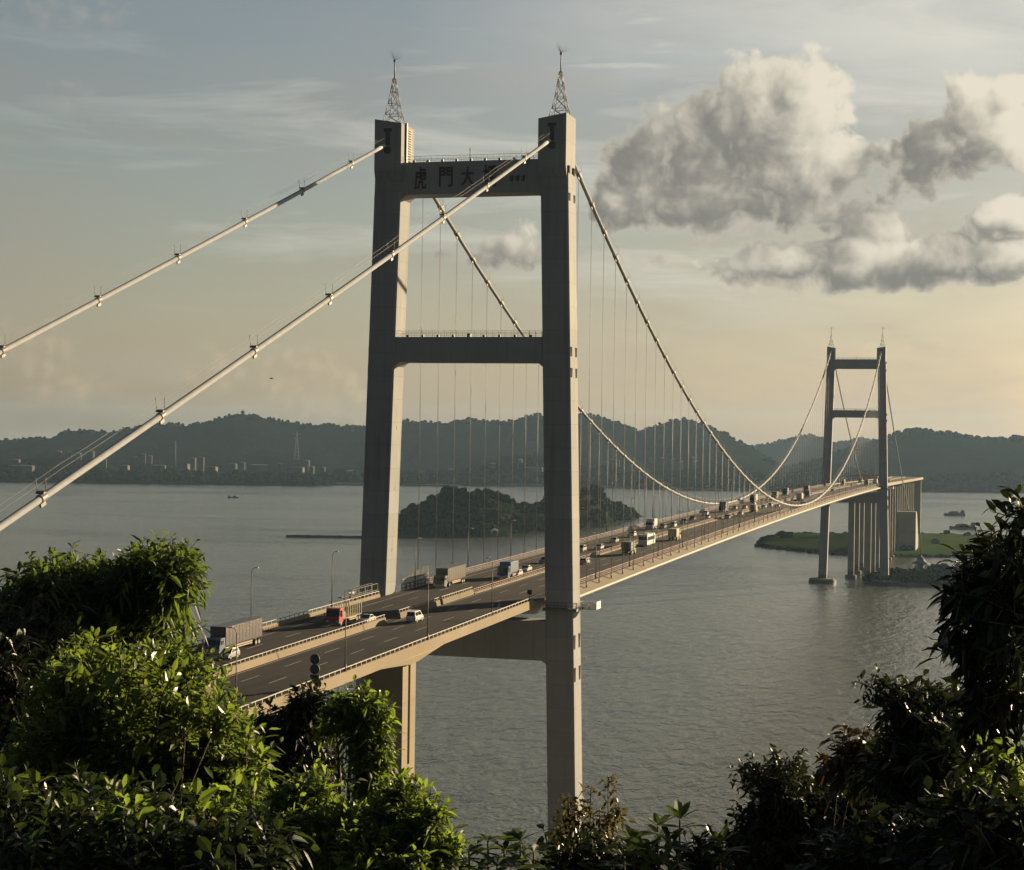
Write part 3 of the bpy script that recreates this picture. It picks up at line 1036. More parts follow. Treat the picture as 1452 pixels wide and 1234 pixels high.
# expansion joints across the near road
for y in (-150, -62, -14, 4.18):
    jb = MB()
    strip(-14.5, 14.5, y - .22, y + .22, .016, jb, 3)
    jb.build('expansion_joint', M['dark'], near)

pb = MB()
pb.box(-13.6, 13.6, 1508, 1513, -2, road_z(1510) - 1.02)
pb.build('pier', M['far_pier'], far)

# west anchorage block under the far viaduct
ab = MB()
ab.prism_x([(1232, 0), (1276, 0), (1276, 10), (1250, 33), (1242, 35.2), (1232, 35.2)], -23.0, 23.0)
anch = ab.build('cable_anchorage', M['grey_conc'])
tag(anch, 'massive wedge-topped concrete anchor block among the far viaduct piers', 'anchorage')


# ------------------------------------------------------------------ railings and median barriers
def picket_rail(name, x, y0, y1, pitch, h, mat, label, group=None, z0=0.02, base=None):
    b = MB()
    n = int((y1 - y0) / pitch)
    for k in range(n + 1):
        y = y0 + (y1 - y0) * k / n
        z = road_z(y) + z0
        b.box(x - .05, x + .05, y - .06, y + .06, z, z + h)
    m = max(1, int((y1 - y0) / 12))
    for k in range(m):
        ya, yb = y0 + (y1 - y0) * k / m, y0 + (y1 - y0) * (k + 1) / m
        for zz, hh in ((h, .1), (h * .62, .06), (h * .3, .06)):
            b.bar((x, ya, road_z(ya) + z0 + zz), (x, yb, road_z(yb) + z0 + zz), .09, hh)
    o = b.build(name, mat)
    return tag(o, label, 'railing', group)


picket_rail('railing', 14.9, 6, SPAN - 6, 1.2, 1.15, M['rail_red'], 'long dark red picket railing along the right edge of the main span', 'railings of the main span')
picket_rail('railing', -14.9, 6, SPAN - 6, 1.2, 1.15, M['rail_red'], 'long dark red picket railing along the left edge of the main span', 'railings of the main span')
for s, w in ((1, 'right'), (-1, 'left')):
    b = MB()
    ys = frange(YA0, -9.2, 160)
    for y in ys:
        z = road_z(y) + .6
        b.box(15.27 * s - .05, 15.27 * s + .05, y - .06, y + .06, z, z + .5)
    for ya, yb in zip(ys, ys[1:]):
        b.bar((15.27 * s, ya, road_z(ya) + 1.13), (15.27 * s, yb, road_z(yb) + 1.13), .13, .1)
    o = b.build('railing', M['rail_grey'])
    tag(o, 'pale steel rail on top of the %s parapet of the near approach' % w, 'railing', 'railings of the near approach')


def barrier(y0, y1, label, mat=None):
    root = empty('median_barrier', (0, y0, road_z(y0)), label=label, cat='barrier', group='concrete median barriers')
    b = MB()
    rg = []
    ys = frange(y0, y1, max(2, int((y1 - y0) / 10)))
    for y in ys:
        rg.append([(x, y - y0, road_z(y) - road_z(y0) + z) for x, z in ((-.42, .01), (.42, .01), (.34, .3), (.2, 1.0), (-.2, 1.0), (-.34, .3))])
    b.loft(rg)
    b.build('concrete_wall', M['tan'], root)
    r = MB()
    y = y0 + .3
    while y < y1:
        z = road_z(y) - road_z(y0)
        r.box(-.05, .05, y - y0 - .05, y - y0 + .05, z + 1.0, z + 1.45)
        y += 1.5
    for ya, yb in zip(ys, ys[1:]):
        r.bar((0, ya - y0, road_z(ya) - road_z(y0) + 1.45), (0, yb - y0, road_z(yb) - road_z(y0) + 1.45), .12, .09)
    r.build('top_rail', M['rail_grey'], root)


barrier(-330, -48.9, 'long tan concrete median barrier with a rail, left of the gap beside the van')
barrier(-41.5, -19.0, 'short tan concrete median barrier piece beside the white van')
barrier(-17.5, 2.2, 'tan concrete median barrier piece just short of the red median railing')
for y0, y1, lb_ in ((3.2, 430, 'red picket median railing on the near half of the main span'), (431.5, SPAN, 'red picket median railing on the far half of the main span')):
    o = picket_rail('railing', 0.0, y0, y1, 1.6, .95, M['rail_red'], lb_, 'median railings of the main span')
    k = MB()
    ys = frange(y0, y1, int((y1 - y0) / 12))
    k.loft([[(-.35, y, road_z(y) + .01), (.35, y, road_z(y) + .01), (.3, y, road_z(y) + .22), (-.3, y, road_z(y) + .22)] for y in ys])
    k.build('kerb', M['tan'], o)
for y0, y1 in ((SPAN + 3, 1480),):
    o = picket_rail('railing', 0.0, y0, y1, 2.5, 1.0, M['rail_grey'], 'pale median railing on the far approach beyond the second tower')


# ------------------------------------------------------------------ lamp posts
def lamp_post(s):
    root = empty('lamp_post', (0, 0, 0))
    b = MB()
    b.tube([(0, 0, -.1), (0, 0, 9.2)], .09, 7, .055)
    b.tube([(0, 0, -.1), (0, 0, 1.0)], .17, 7)
    b.build('pole', M['mast'], root)
    a = MB()
    a.tube([(0, 0, 9.15), (-.12 * s, 0, 9.6), (-.35 * s, 0, 9.85), (-.6 * s, 0, 9.92)], .05, 6)
    a.build('arm', M['mast'], root)
    h = MB()
    h.loft([[(-.5 * s, -.12, 9.86), (-.5 * s, .12, 9.86), (-.5 * s, .12, 10.02), (-.5 * s, -.12, 10.02)], [(-1.15 * s, -.17, 9.87), (-1.15 * s, .17, 9.87), (-1.15 * s, .17, 10.0), (-1.15 * s, -.17, 10.0)]])
    h.build('lamp_head', M['rail_grey'], root)
    return root


ORD = ['first', 'second', 'third', 'fourth', 'fifth', 'sixth', 'seventh', 'eighth', 'ninth', 'tenth', 'eleventh', 'twelfth', 'thirteenth', 'fourteenth', 'fifteenth', 'sixteenth', 'seventeenth', 'eighteenth', 'nineteenth', 'twentieth', 'twenty-first', 'twenty-second', 'twenty-third', 'twenty-fourth', 'twenty-fifth', 'twenty-sixth']


def place_lamps():
    for s, w, first, xa, xm in ((1, 'right', -143.1, 15.28, 15.05), (-1, 'left', -69.4, -15.28, -15.05)):
        proto = None
        near_ys = [first + 35.5 * k for k in range(6)]
        near_ys = [y for y in near_ys if y < -5]
        far_ys = [(48.7 if s < 0 else 45.0) + 35.5 * k for k in range(24)]
        if s < 0:
            far_ys = [12.0] + far_ys
        far_ys = [y for y in far_ys if y < SPAN - 10]
        for grp, ys in (('near', near_ys), ('main', far_ys)):
            n = len(ys)
            for k, y in enumerate(ys):
                x = xa if y < 0 else xm
                z = road_z(y) + (.6 if y < 0 else .05)
                if proto is None:
                    proto = lamp_post(s)
                    o = proto
                else:
                    o = dup(proto)
                o.location = (x, y, z)
                if grp == 'near':
                    lab = 'slim lamp post on the %s approach parapet, %s back from the near tower' % (w, ORD[n - 1 - k])
                else:
                    lab = 'slim lamp post on the %s main span railing, %s beyond the near tower' % (w, ORD[k])
                tag(o, lab, 'street lamp', 'lamp posts along the bridge')


place_lamps()


# ------------------------------------------------------------------ signs and fittings beside the road
def round_sign(y):
    root = empty('traffic_sign', (15.28, y, road_z(y) + .55), label='dark stack of three signal plates seen from behind on the right parapet', cat='traffic sign')
    MB().tube([(0, 0, -.05), (0, 0, 3.6)], .07, 6).build('post', M['dark'], root)
    for z in (3.15, 1.85):
        MB().disc((0, .1, z), (0, 1, 0), .66, .08, 22).build('sign_plate', M['dark'], root)
    MB().box(-.62, .62, .06, .14, .3, 1.15).build('sign_plate', M['dark'], root)
    bk = MB()
    for z in (3.15, 1.85, .75):
        bk.box(-.3, .3, -.02, .06, z - .05, z + .05)
    bk.build('bracket', M['dark'], root)


round_sign(-118.7)


def small_sign(x, y, label, w=.75, h=.7):
    root = empty('traffic_sign', (x, y, road_z(y) + (.6 if y < 0 else .05)), label=label, cat='traffic sign')
    MB().tube([(0, 0, -.05), (0, 0, 1.9)], .05, 6).build('post', M['dark'], root)
    MB().box(-w / 2, w / 2, .05, .1, 1.2, 1.2 + h).build('sign_plate', M['dark'], root)


small_sign(15.28, -33.6, 'small dark sign seen from behind on the right parapet short of the tower')
small_sign(15.28, -11.5, 'small dark sign at the very end of the right parapet beside the tower leg', .9, .9)

# picket screen beside the left tower leg and the inspection frame in front of it
b = MB()
for k in range(22):
    y = 4.6 + k * .8
    h = 2.4 + 1.3 * min(1.0, k / 17)
    z = road_z(y)
    b.box(-15.45, -15.33, y - .09, y + .09, z, z + h)
for y0, y1 in ((4.6, 13), (13, 21.8)):
    for fz in (.35, 1.2, 2.1):
        b.bar((-15.39, y0, road_z(y0) + fz), (-15.39, y1, road_z(y1) + fz), .06, .12)
tag(b.build('picket_screen', M['rail_dark']), 'tall dark picket screen on the left edge just past the left tower leg', 'fence')
b = MB()
for k in range(5):
    y = -23.0 + k * 3.6
    for x in (-16.9, -15.75):
        b.box(x - .07, x + .07, y - .07, y + .07, road_z(y) - .8, road_z(y) + 2.6)
for x in (-16.9, -15.75):
    for z in (0.1, 1.3, 2.55):
        b.bar((x, -23.1, road_z(-23.1) + z), (x, -8.5, road_z(-8.5) + z), .09)
for k in range(9):
    y = -23.0 + k * 1.8
    b.bar((-16.9, y, road_z(y) + 2.55), (-15.75, y, road_z(y) + 2.55), .08)
    if k < 8:
        b.bar((-16.9, y, road_z(y) + .1), (-16.9, y + 1.8, road_z(y) + 2.5), .06)
b.box(-16.9, -15.75, -23, -8.6, road_z(-16) - .9, road_z(-16) - .75)
tag(b.build('inspection_frame', M['dark']), 'dark steel inspection frame hung on the left parapet in front of the left tower leg', 'scaffold')
# ================================================================== vehicles
def paint(name, col, rough=0.35, metal=0.0):
    m, t = new_mat(name)
    tc = t.n('ShaderNodeTexCoord').outputs['Object']
    n = t.noise(tc, 1.3, 4, 0.6)
    low = t.ramp(t.n('ShaderNodeSeparateXYZ', ins={0: tc}).outputs[2], 0.3, 1.0, 0.5, 0.0)
    c = t.mix(t.ramp(n, 0.3, 0.7), tuple(x * 0.88 for x in col), col)
    c = t.mix(low, c, (0.12, 0.10, 0.075))      # road dirt on the lower panels
    b = t.n('ShaderNodeBsdfPrincipled', ins={'Base Color': c, 'Roughness': rough, 'Metallic': metal})
    t.set(t.n('ShaderNodeOutputMaterial').inputs[0], b.outputs[0])
    return m


CARPAINT = {k: paint('paint_' + k, c) for k, c in dict(
    white=(0.62, 0.615, 0.60), silver=(0.42, 0.42, 0.42), black=(0.02, 0.02, 0.022), grey=(0.13, 0.13, 0.13), blue=(0.05, 0.08, 0.20),
    red=(0.42, 0.045, 0.03), plum=(0.075, 0.062, 0.07), brown=(0.07, 0.055, 0.046), slate=(0.10, 0.13, 0.20), cream=(0.50, 0.46, 0.32),
    green=(0.12, 0.135, 0.07), tan=(0.33, 0.26, 0.17), orange=(0.45, 0.16, 0.04)).items()}
GLASS = mat_basic('car_glass', (0.012, 0.014, 0.016), 0.08, 0.1, 1.0)
TYRE = mat_basic('tyre_rubber', (0.018, 0.017, 0.016), 0.9, 0.2, 3.0)
RIMM = mat_basic('wheel_rim', (0.30, 0.30, 0.29), 0.4, 0.15, 3.0)
LIGHTM = mat_basic('lamp_glass', (0.55, 0.54, 0.50), 0.15, 0.1, 3.0)
TAILM = mat_basic('tail_lamp', (0.30, 0.02, 0.015), 0.25, 0.1, 3.0)
CHASS = mat_basic('chassis_steel', (0.05, 0.043, 0.038), 0.8, 0.3, 2.0)
TANSTEEL = mat_basic('side_guard', (0.42, 0.30, 0.17), 0.6, 0.2, 1.0)

_wheel_cache = {}


def wheel(parent, x, y, r, w):
    k = (r, w)
    if k not in _wheel_cache:
        b = MB()
        n = 16
        prof = [(-w / 2, r * .6), (-w / 2, r * .93), (-w / 2 + .03, r), (w / 2 - .03, r), (w / 2, r * .93), (w / 2, r * .6)]
        b.loft([[(px, pr * math.cos(2 * PI * i / n), pr * math.sin(2 * PI * i / n)) for i in range(n)] for px, pr in prof], cap=True)
        rm = MB()
        rm.loft([[(px, pr * math.cos(2 * PI * i / n), pr * math.sin(2 * PI * i / n)) for i in range(n)] for px, pr in ((-w / 2 - .012, r * .56), (-w / 2 + .02, r * .62), (w / 2 - .02, r * .62), (w / 2 + .012, r * .56))])
        _wheel_cache[k] = (b.mesh('wheel', TYRE), rm.mesh('rim', RIMM))
    a, bm = _wheel_cache[k]
    o = child('wheel', a, parent, (x, y, r))
    child('rim', bm, o, (0, 0, 0))
    return o


def car(colour, kind='sedan'):
    """Front towards +y."""
    root = empty({'sedan': 'car', 'hatch': 'car', 'suv': 'car', 'van': 'van'}[kind])
    P = dict(
        sedan=dict(L=4.6, W=1.78, belt=.88, roof=1.43, body=[(-2.3, .35), (-2.3, .72), (-2.2, .9), (-1.5, .95), (1.0, .92), (2.0, .78), (2.28, .62), (2.3, .35)], cab=[(-1.55, .93), (-.85, 1.41), (.1, 1.44), (.98, .9)]),
        hatch=dict(L=4.1, W=1.75, belt=.92, roof=1.5, body=[(-2.05, .35), (-2.05, .8), (-1.98, .98), (1.0, .95), (1.85, .8), (2.03, .62), (2.05, .35)], cab=[(-1.93, .96), (-1.55, 1.46), (.1, 1.5), (1.05, .92)]),
        suv=dict(L=4.6, W=1.85, belt=1.05, roof=1.75, body=[(-2.3, .42), (-2.3, .95), (-2.22, 1.1), (1.1, 1.08), (2.1, .98), (2.28, .8), (2.3, .42)], cab=[(-2.15, 1.08), (-1.95, 1.68), (.2, 1.75), (1.1, 1.05)]),
        van=dict(L=4.4, W=1.7, belt=1.1, roof=1.95, body=[(-2.2, .38), (-2.2, 1.05), (-2.16, 1.16), (1.45, 1.12), (2.05, .92), (2.2, .75), (2.2, .38)], cab=[(-2.13, 1.14), (-2.0, 1.9), (.75, 1.95), (1.6, 1.08)]))[kind]
    W = P['W'] / 2
    b = MB()
    bd = P['body']
    rg = []
    for f, top in ((-1, 0), (-.94, 1), (.94, 1), (1, 0)):
        rg.append([(f * W, y * (1 if top else .985), z) for y, z in bd])
    b.loft([[(x, y, z) for x, y, z in r] for r in rg])
    # greenhouse pillars and roof
    cb = P['cab']
    ins = .17
    lo, hi = cb[0], cb[-1]
    top = [cb[1], cb[2]]
    b.loft([[(-W + .06, lo[0], lo[1]), (W - .06, lo[0], lo[1]), (W - .06, hi[0], hi[1]), (-W + .06, hi[0], hi[1])],
            [(-W + ins, top[0][0], top[0][1]), (W - ins, top[0][0], top[0][1]), (W - ins, top[1][0], top[1][1]), (-W + ins, top[1][0], top[1][1])]])
    b.build('body', CARPAINT[colour], root)

    def quad(pts, off, name):
        c = [Vector(p) for p in pts]
        n = (c[1] - c[0]).cross(c[2] - c[1]).normalized() * off
        g = MB()
        g.loft([[p - n * .5 for p in c], [p + n for p in c]])
        return g.build(name, GLASS, root)

    def lerp(a, c, t):
        return tuple(a[i] + (c[i] - a[i]) * t for i in range(3))
    for s in (-1, 1):
        A, B = (s * (W - .06), lo[0], lo[1]), (s * (W - .06), hi[0], hi[1])
        T0, T1 = (s * (W - ins), top[0][0], top[0][1]), (s * (W - ins), top[1][0], top[1][1])
        for t0, t1 in ((.06, .46), (.5, .93)):
            q = [lerp(lerp(A, B, t0), lerp(T0, T1, t0), .1), lerp(lerp(A, B, t1), lerp(T0, T1, t1), .1), lerp(lerp(A, B, t1), lerp(T0, T1, t1), .88), lerp(lerp(A, B, t0), lerp(T0, T1, t0), .88)]
            quad(q if s > 0 else q[::-1], .02, 'window')
    for (e, tp, nm) in ((hi, top[1], 'windscreen'), (lo, top[0], 'rear_window')):
        q = [(-W + .1, e[0], e[1]), (W - .1, e[0], e[1]), (W - ins - .05, tp[0], tp[1]), (-W + ins + .05, tp[0], tp[1])]
        c = [tuple(Vector(q[i]) * .93 + sum((Vector(p) for p in q), Vector()) / 4 * .07) for i in range(4)]
        quad(c if e is hi and False else (c[::-1] if e is hi else c), .02, nm)
    r = .31 if kind in ('sedan', 'hatch') else .36
    for s in (-1, 1):
        for y in (bd[0][0] + .85, bd[-1][0] - .85):
            wheel(root, s * (W - .1), y, r, .22)
        MB().box(s * W * .62 - .2, s * W * .62 + .2, bd[-1][0] - .06, bd[-1][0] + .015, .62, .76).build('headlight', LIGHTM, root)
        MB().box(s * W * .8 - .12, s * W * .8 + .12, bd[0][0] - .02, bd[0][0] + .05, .72, .92).build('tail_light', TAILM, root)
    return root


def truck(cab_col, box_col, box_len=7.5, box_h=2.6, cab_h=2.75, kind='box', floor=1.15, trim=None):
    """Front towards +y; the cab's nose is at y = 0, the load runs towards -y."""
    root = empty('truck')
    W = 1.22
    b = MB()
    b.loft([[(f * W, y, z) for y, z in ((0, .55), (.05, 1.3), (-.1, 1.5), (-.38, cab_h - .12), (-.6, cab_h), (-1.9, cab_h), (-1.95, .75), (-1.4, .55))] for f in (-1, 1)])
    cabo = b.build('cab', CARPAINT[cab_col], root)
    MB().loft([[(x, y, z) for x, y, z in ((-W + .12, -.095, 1.55), (W - .12, -.095, 1.55), (W - .14, -.345, cab_h - .3), (-W + .14, -.345, cab_h - .3))],
               [(x, y, z) for x, y, z in ((-W + .12, -.055, 1.56), (W - .12, -.055, 1.56), (W - .14, -.31, cab_h - .28), (-W + .14, -.31, cab_h - .28))]]).build('windscreen', GLASS, cabo)
    for s in (-1, 1):
        MB().box(s * W - .015, s * W + .015, -1.35, -.42, 1.6, cab_h - .35).build('window', GLASS, cabo)
        MB().box(s * W * .72 - .2, s * W * .72 + .2, -.02, .07, .72, .95).build('headlight', LIGHTM, cabo)
        mb = MB().tube([(s * (W - .02), -.3, 2.0), (s * (W + .28), -.22, 2.1)], .03, 5)
        mb.box(s * (W + .28) - .09, s * (W + .28) + .09, -.26, -.2, 1.55, 2.15)
        mb.build('mirror', CARPAINT['white' if trim else 'black'], cabo)
    MB().box(-W, W, .0, .16, .38, .7).build('bumper', CARPAINT[trim or 'grey'], root)
    yb = -2.1
    ch = MB().box(-.45, .45, yb - box_len, -.8, .72, .98)
    ch.box(-W + .1, W - .1, yb - box_len, yb - box_len + .12, .5, .75)
    ch.build('chassis', CHASS, root)
    if kind == 'box':
        bx = MB()
        e = .06
        bx.loft([[(-W - .02 + e, y, floor), (W + .02 - e, y, floor), (W + .02, y, floor + e), (W + .02, y, floor + box_h - e), (W + .02 - e, y, floor + box_h), (-W - .02 + e, y, floor + box_h), (-W - .02, y, floor + box_h - e), (-W - .02, y, floor + e)] for y in (yb - box_len, yb)])
        cargo = bx.build('cargo_box', CARPAINT[box_col], root)
        rb = MB()
        for k in range(int(box_len / 1.2) + 1):
            y = yb - k * box_len / int(box_len / 1.2)
            for s in (-1, 1):
                rb.box(s * (W + .02) - .02, s * (W + .02) + .02, y - .03, y + .03, floor + .05, floor + box_h - .05)
        rb.build('panel_rib', CARPAINT[box_col], cargo)
        db = MB()
        for s in (-1, 1):
            db.box(s * .6 - .56, s * .6 + .56, yb - box_len - .03, yb - box_len, floor + .08, floor + box_h - .1)
        db.build('rear_door', CARPAINT[box_col], cargo)
    elif kind == 'stake':
        fb = MB().box(-W, W, yb - box_len, yb, .99, 1.16)
        fb.build('load_bed', CARPAINT['tan'], root)
        n = int(box_len / 1.05)
        for k in range(n + 1):
            y = yb - k * box_len / n
            for sx in (-1, 1):
                MB().box(sx * (W - .06) - .06, sx * (W - .06) + .06, y - .06, y + .06, 1.161, 3.0).build('stake', CARPAINT['cream'], root)
        MB().box(-W + .2, W - .2, yb - 1.6, yb - .3, 1.17, 2.15).build('white_crate', CARPAINT['white'], root)
    gb = MB()
    for s in (-1, 1):
        for z in (.62, .9):
            gb.box(s * W - .03, s * W + .03, yb - box_len * .72, yb - box_len * .25, z - .07, z + .07)
    gb.build('side_guard', TANSTEEL, root)
    ys = [-.95, yb - box_len + 1.2] + ([yb - box_len + 2.35] if box_len > 6.5 else []) + ([yb - 1.2] if box_len > 10 else [])
    for y in ys:
        for s in (-1, 1):
            wheel(root, s * (W - .16), y, .48, .3 if y == -.95 else .42)
    for s in (-1, 1):
        MB().box(s * .95 - .14, s * .95 + .14, yb - box_len - .05, yb - box_len + .02, .55, .7).build('tail_light', TAILM, root)
    return root


def coach(col):
    root = empty('bus')
    W, L, H = 1.25, 11.5, 3.3
    b = MB()
    b.loft([[(f * W, y, z) for y, z in ((0, .4), (.12, 1.2), (-.05, 2.9), (-.35, H), (-L + .3, H), (-L, H - .3), (-L - .02, .4))] for f in (-1, 1)])
    b.build('body', CARPAINT[col], root)
    for s in (-1, 1):
        for k in range(6):
            y = -1.0 - k * 1.7
            MB().box(s * W - .015, s * W + .015, y - 1.5, y, 1.65, 2.65).build('window', GLASS, root)
    MB().loft([[(-W + .12, .085, 1.35), (W - .12, .085, 1.35), (W - .14, -.045, 2.75), (-W + .14, -.045, 2.75)], [(-W + .12, .125, 1.35), (W - .12, .125, 1.35), (W - .14, -.0, 2.77), (-W + .14, -.0, 2.77)]]).build('windscreen', GLASS, root)
    MB().box(-W + .15, W - .15, -L - .05, -L, 1.8, 2.75).build('rear_window', GLASS, root)
    MB().box(-.7, .7, -8.5, -6.5, H, H + .22).build('roof_unit', CARPAINT['white'], root)
    for y in (-2.4, -L + 3.0):
        for s in (-1, 1):
            wheel(root, s * (W - .16), y, .5, .3)
    return root


PROTO = {}


def vehicle(key, x, y, toward, label):
    """toward: True when driving at the viewer (left carriageway)."""
    if key not in PROTO:
        kind = key[0]
        PROTO[key] = o = {'car': lambda: car(key[1], key[2]), 'truck': lambda: truck(*key[1:-1], **dict(key[-1])), 'bus': lambda: coach(key[1])}[kind]()
    else:
        o = dup(PROTO[key])
    o.location = (x, y, road_z(y) + .006)
    slope = math.atan2(road_z(y + 1) - road_z(y - 1), 2)
    o.rotation_euler = (slope if not toward else -slope, 0, PI if toward else 0)
    cat = {'car': 'van' if len(key) > 2 and key[2] == 'van' else 'car', 'truck': 'truck', 'bus': 'bus'}[key[0]]
    tag(o, label, cat, 'vehicles crossing the bridge')
    return o


T = lambda cab, box, ln, bh, ch=2.75, kind='box', trim=None: ('truck', cab, box, ln, bh, ch, (('kind', kind), ('trim', trim)))
VEH = [
    # left carriageway, coming towards the viewer
    (T('slate', 'plum', 13.2, 2.85, 2.5, trim='white'), -9.9, -95.5, 1, 'long box truck with dull plum cargo box at the left end of the road'),
    (('car', 'silver', 'hatch'), -6.4, -97.4, 1, 'shiny silver hatchback beside the long plum box truck'),
    (T('red', 'tan', 8.5, 1.0, 2.9, kind='stake'), -6.6, -56.0, 1, 'red cab truck with rows of pale stakes on its bed'),
    (('car', 'white', 'sedan'), -2.9, -49.6, 1, 'white car beside the bed of the red stake truck'),
    (T('grey', 'brown', 12.4, 2.7, 2.45, trim='white'), -10.0, 12.0, 1, 'brown box truck with a dark cab between the two tower legs'),
    (T('blue', 'slate', 6.2, 2.5, 2.8, trim='white'), -3.4, 36.0, 1, 'blue box truck with white bumper on the near main span'),
    (('car', 'white', 'hatch'), -2.6, 44.6, 1, 'white car tucked close behind the blue box truck'),
    (('car', 'white', 'sedan'), -4.0, 57.5, 1, 'low pale-roofed car second behind the blue box truck'),
    (('car', 'grey', 'sedan'), -6.2, 83.0, 1, 'grey car partly hidden by the right leg of the near tower'),
    (('car', 'silver', 'suv'), -6.9, 124.0, 1, 'silver car just clear of the right tower leg in the oncoming lanes'),
    (('car', 'white', 'hatch'), -4.3, 133.5, 1, 'white hatchback catching the sun, next one past the silver car'),
    (('car', 'silver', 'sedan'), -6.6, 163.0, 1, 'silver saloon driving alone short of the big white bus'),
    (('car', 'white', 'suv'), -7.2, 190.5, 1, 'white tall car level with the front of the big white bus'),
    (T('white', 'white', 5.0, 2.3, 2.7, trim='white'), -9.6, 229.0, 1, 'small white box truck showing above the roof of the white bus'),
    (('car', 'grey', 'hatch'), -7.3, 240.0, 1, 'small grey car right behind the small white box truck'),
    (('car', 'white', 'van'), -5.2, 247.0, 1, 'white minivan behind the small grey car'),
    (('car', 'silver', 'suv'), -6.2, 273.0, 1, 'silver car leading the pack beyond the white minivan'),
    (('car', 'black', 'sedan'), -7.6, 298.0, 1, 'black saloon second in the pack beyond the white minivan'),
    (('car', 'white', 'sedan'), -4.6, 311.0, 1, 'white saloon third in the pack beyond the white minivan'),
    (('car', 'white', 'suv'), -9.2, 336.0, 1, 'white tall car in the outer lane just short of the tall dark truck'),
    (T('black', 'brown', 7.0, 2.9, 3.0, trim='white'), -7.8, 366.0, 1, 'tall dark truck under the low point of the left main cable'),
    (('car', 'silver', 'hatch'), -7.1, 395.0, 1, 'silver hatchback following the tall dark truck'),
    (('car', 'white', 'hatch'), -4.3, 404.0, 1, 'white hatchback abreast of the silver hatchback past the tall dark truck'),
    (('car', 'white', 'sedan'), -7.0, 450.0, 1, 'white saloon in front of the cream-sided truck'),
    (T('brown', 'cream', 7.0, 2.7, 2.9), -10.4, 470.0, 1, 'truck with cream box side in the oncoming lanes at mid-span'),
    (T('black', 'grey', 6.0, 2.7, 2.9), -7.2, 520.0, 1, 'dark grey truck where the two main cables seem to cross'),
    (T('slate', 'slate', 6.0, 2.6, 2.8), -10.6, 590.0, 1, 'slate blue truck far along the oncoming lanes'),
    (T('red', 'brown', 6.0, 2.5, 2.8), -8.0, 665.0, 1, 'small reddish brown truck nearing the far tower in the oncoming lanes'),
    (('car', 'silver', 'suv'), -4.4, 640.0, 1, 'silver car beside the small reddish brown truck'),
    (('car', 'white', 'van'), -4.0, 812.0, 1, 'white van just before the far tower'),
    (T('grey', 'cream', 6.0, 2.6, 2.8), -9.8, 905.0, 1, 'cream truck coming between the legs of the far tower'),
    (('car', 'white', 'suv'), -6.0, 870.0, 1, 'white car right under the far tower'),
    # right carriageway, driving away
    (('car', 'white', 'van'), 4.2, -45.3, 0, 'white van alone in the near lanes beside the median gap'),
    (('car', 'silver', 'hatch'), 3.4, 84.0, 0, 'silver hatchback in the departing lanes just past the right tower leg'),
    (T('green', 'green', 4.6, 2.3, 2.5), 6.9, 122.0, 0, 'short boxy olive truck in the departing lanes behind the white bus'),
    (('bus', 'white'), 4.3, 161.0, 0, 'big white bus filling its lane beyond the boxy olive truck'),
    (T('cream', 'cream', 4.8, 2.4, 2.6), 7.4, 184.0, 0, 'pale cream box truck just ahead of the white bus'),
    (('car', 'silver', 'suv'), 2.3, 315.0, 0, 'silver tall car alone in the departing lanes below the cable low point'),
    (('car', 'white', 'sedan'), 2.4, 346.0, 0, 'white saloon in the departing lanes ahead of the silver tall car'),
    (T('tan', 'tan', 4.6, 2.2, 2.6), 4.3, 372.0, 0, 'small tan truck in the departing lanes at mid-span'),
    (('car', 'silver', 'sedan'), 2.0, 416.0, 0, 'silver saloon first of three cars ahead of the small tan truck'),
    (('car', 'white', 'suv'), 2.4, 433.0, 0, 'white tall car second of three cars ahead of the small tan truck'),
    (('car', 'white', 'hatch'), 6.2, 428.0, 0, 'white hatchback in the outer lane ahead of the small tan truck'),
    (T('white', 'white', 5.2, 2.6, 2.8), 5.9, 517.0, 0, 'white box truck in the departing lanes past mid-span'),
    (T('slate', 'slate', 5.0, 2.5, 2.7), 3.4, 572.0, 0, 'slate box truck in the departing lanes ahead of the white box truck'),
    (('car', 'grey', 'suv'), 4.2, 690.0, 0, 'grey car in the departing lanes nearing the far tower'),
    (T('grey', 'brown', 7.0, 2.7, 2.9), 6.8, 905.0, 0, 'brown truck in the departing lanes beside the far tower leg'),
    (T('white', 'white', 7.0, 2.6, 2.9), 7.0, 985.0, 0, 'white truck on the far approach just past the far tower'),
    (T('blue', 'slate', 6.0, 2.6, 2.9), 4.0, 1060.0, 0, 'blue truck on the far approach beyond the white truck'),
    (('car', 'white', 'van'), 7.0, 1130.0, 0, 'white van farthest along the far approach'),
    (T('grey', 'grey', 6.0, 2.6, 2.8), -6.5, 1010.0, 1, 'grey truck coming along the far approach toward the second tower'),
    (T('red', 'cream', 6.0, 2.6, 2.8), -7.0, 1180.0, 1, 'cream truck with red cab far out on the far approach'),
]
for v in VEH:
    vehicle(*v)
HAZE_COL, HAZE_DENS = (0.36, 0.54, 0.77), 0.000038
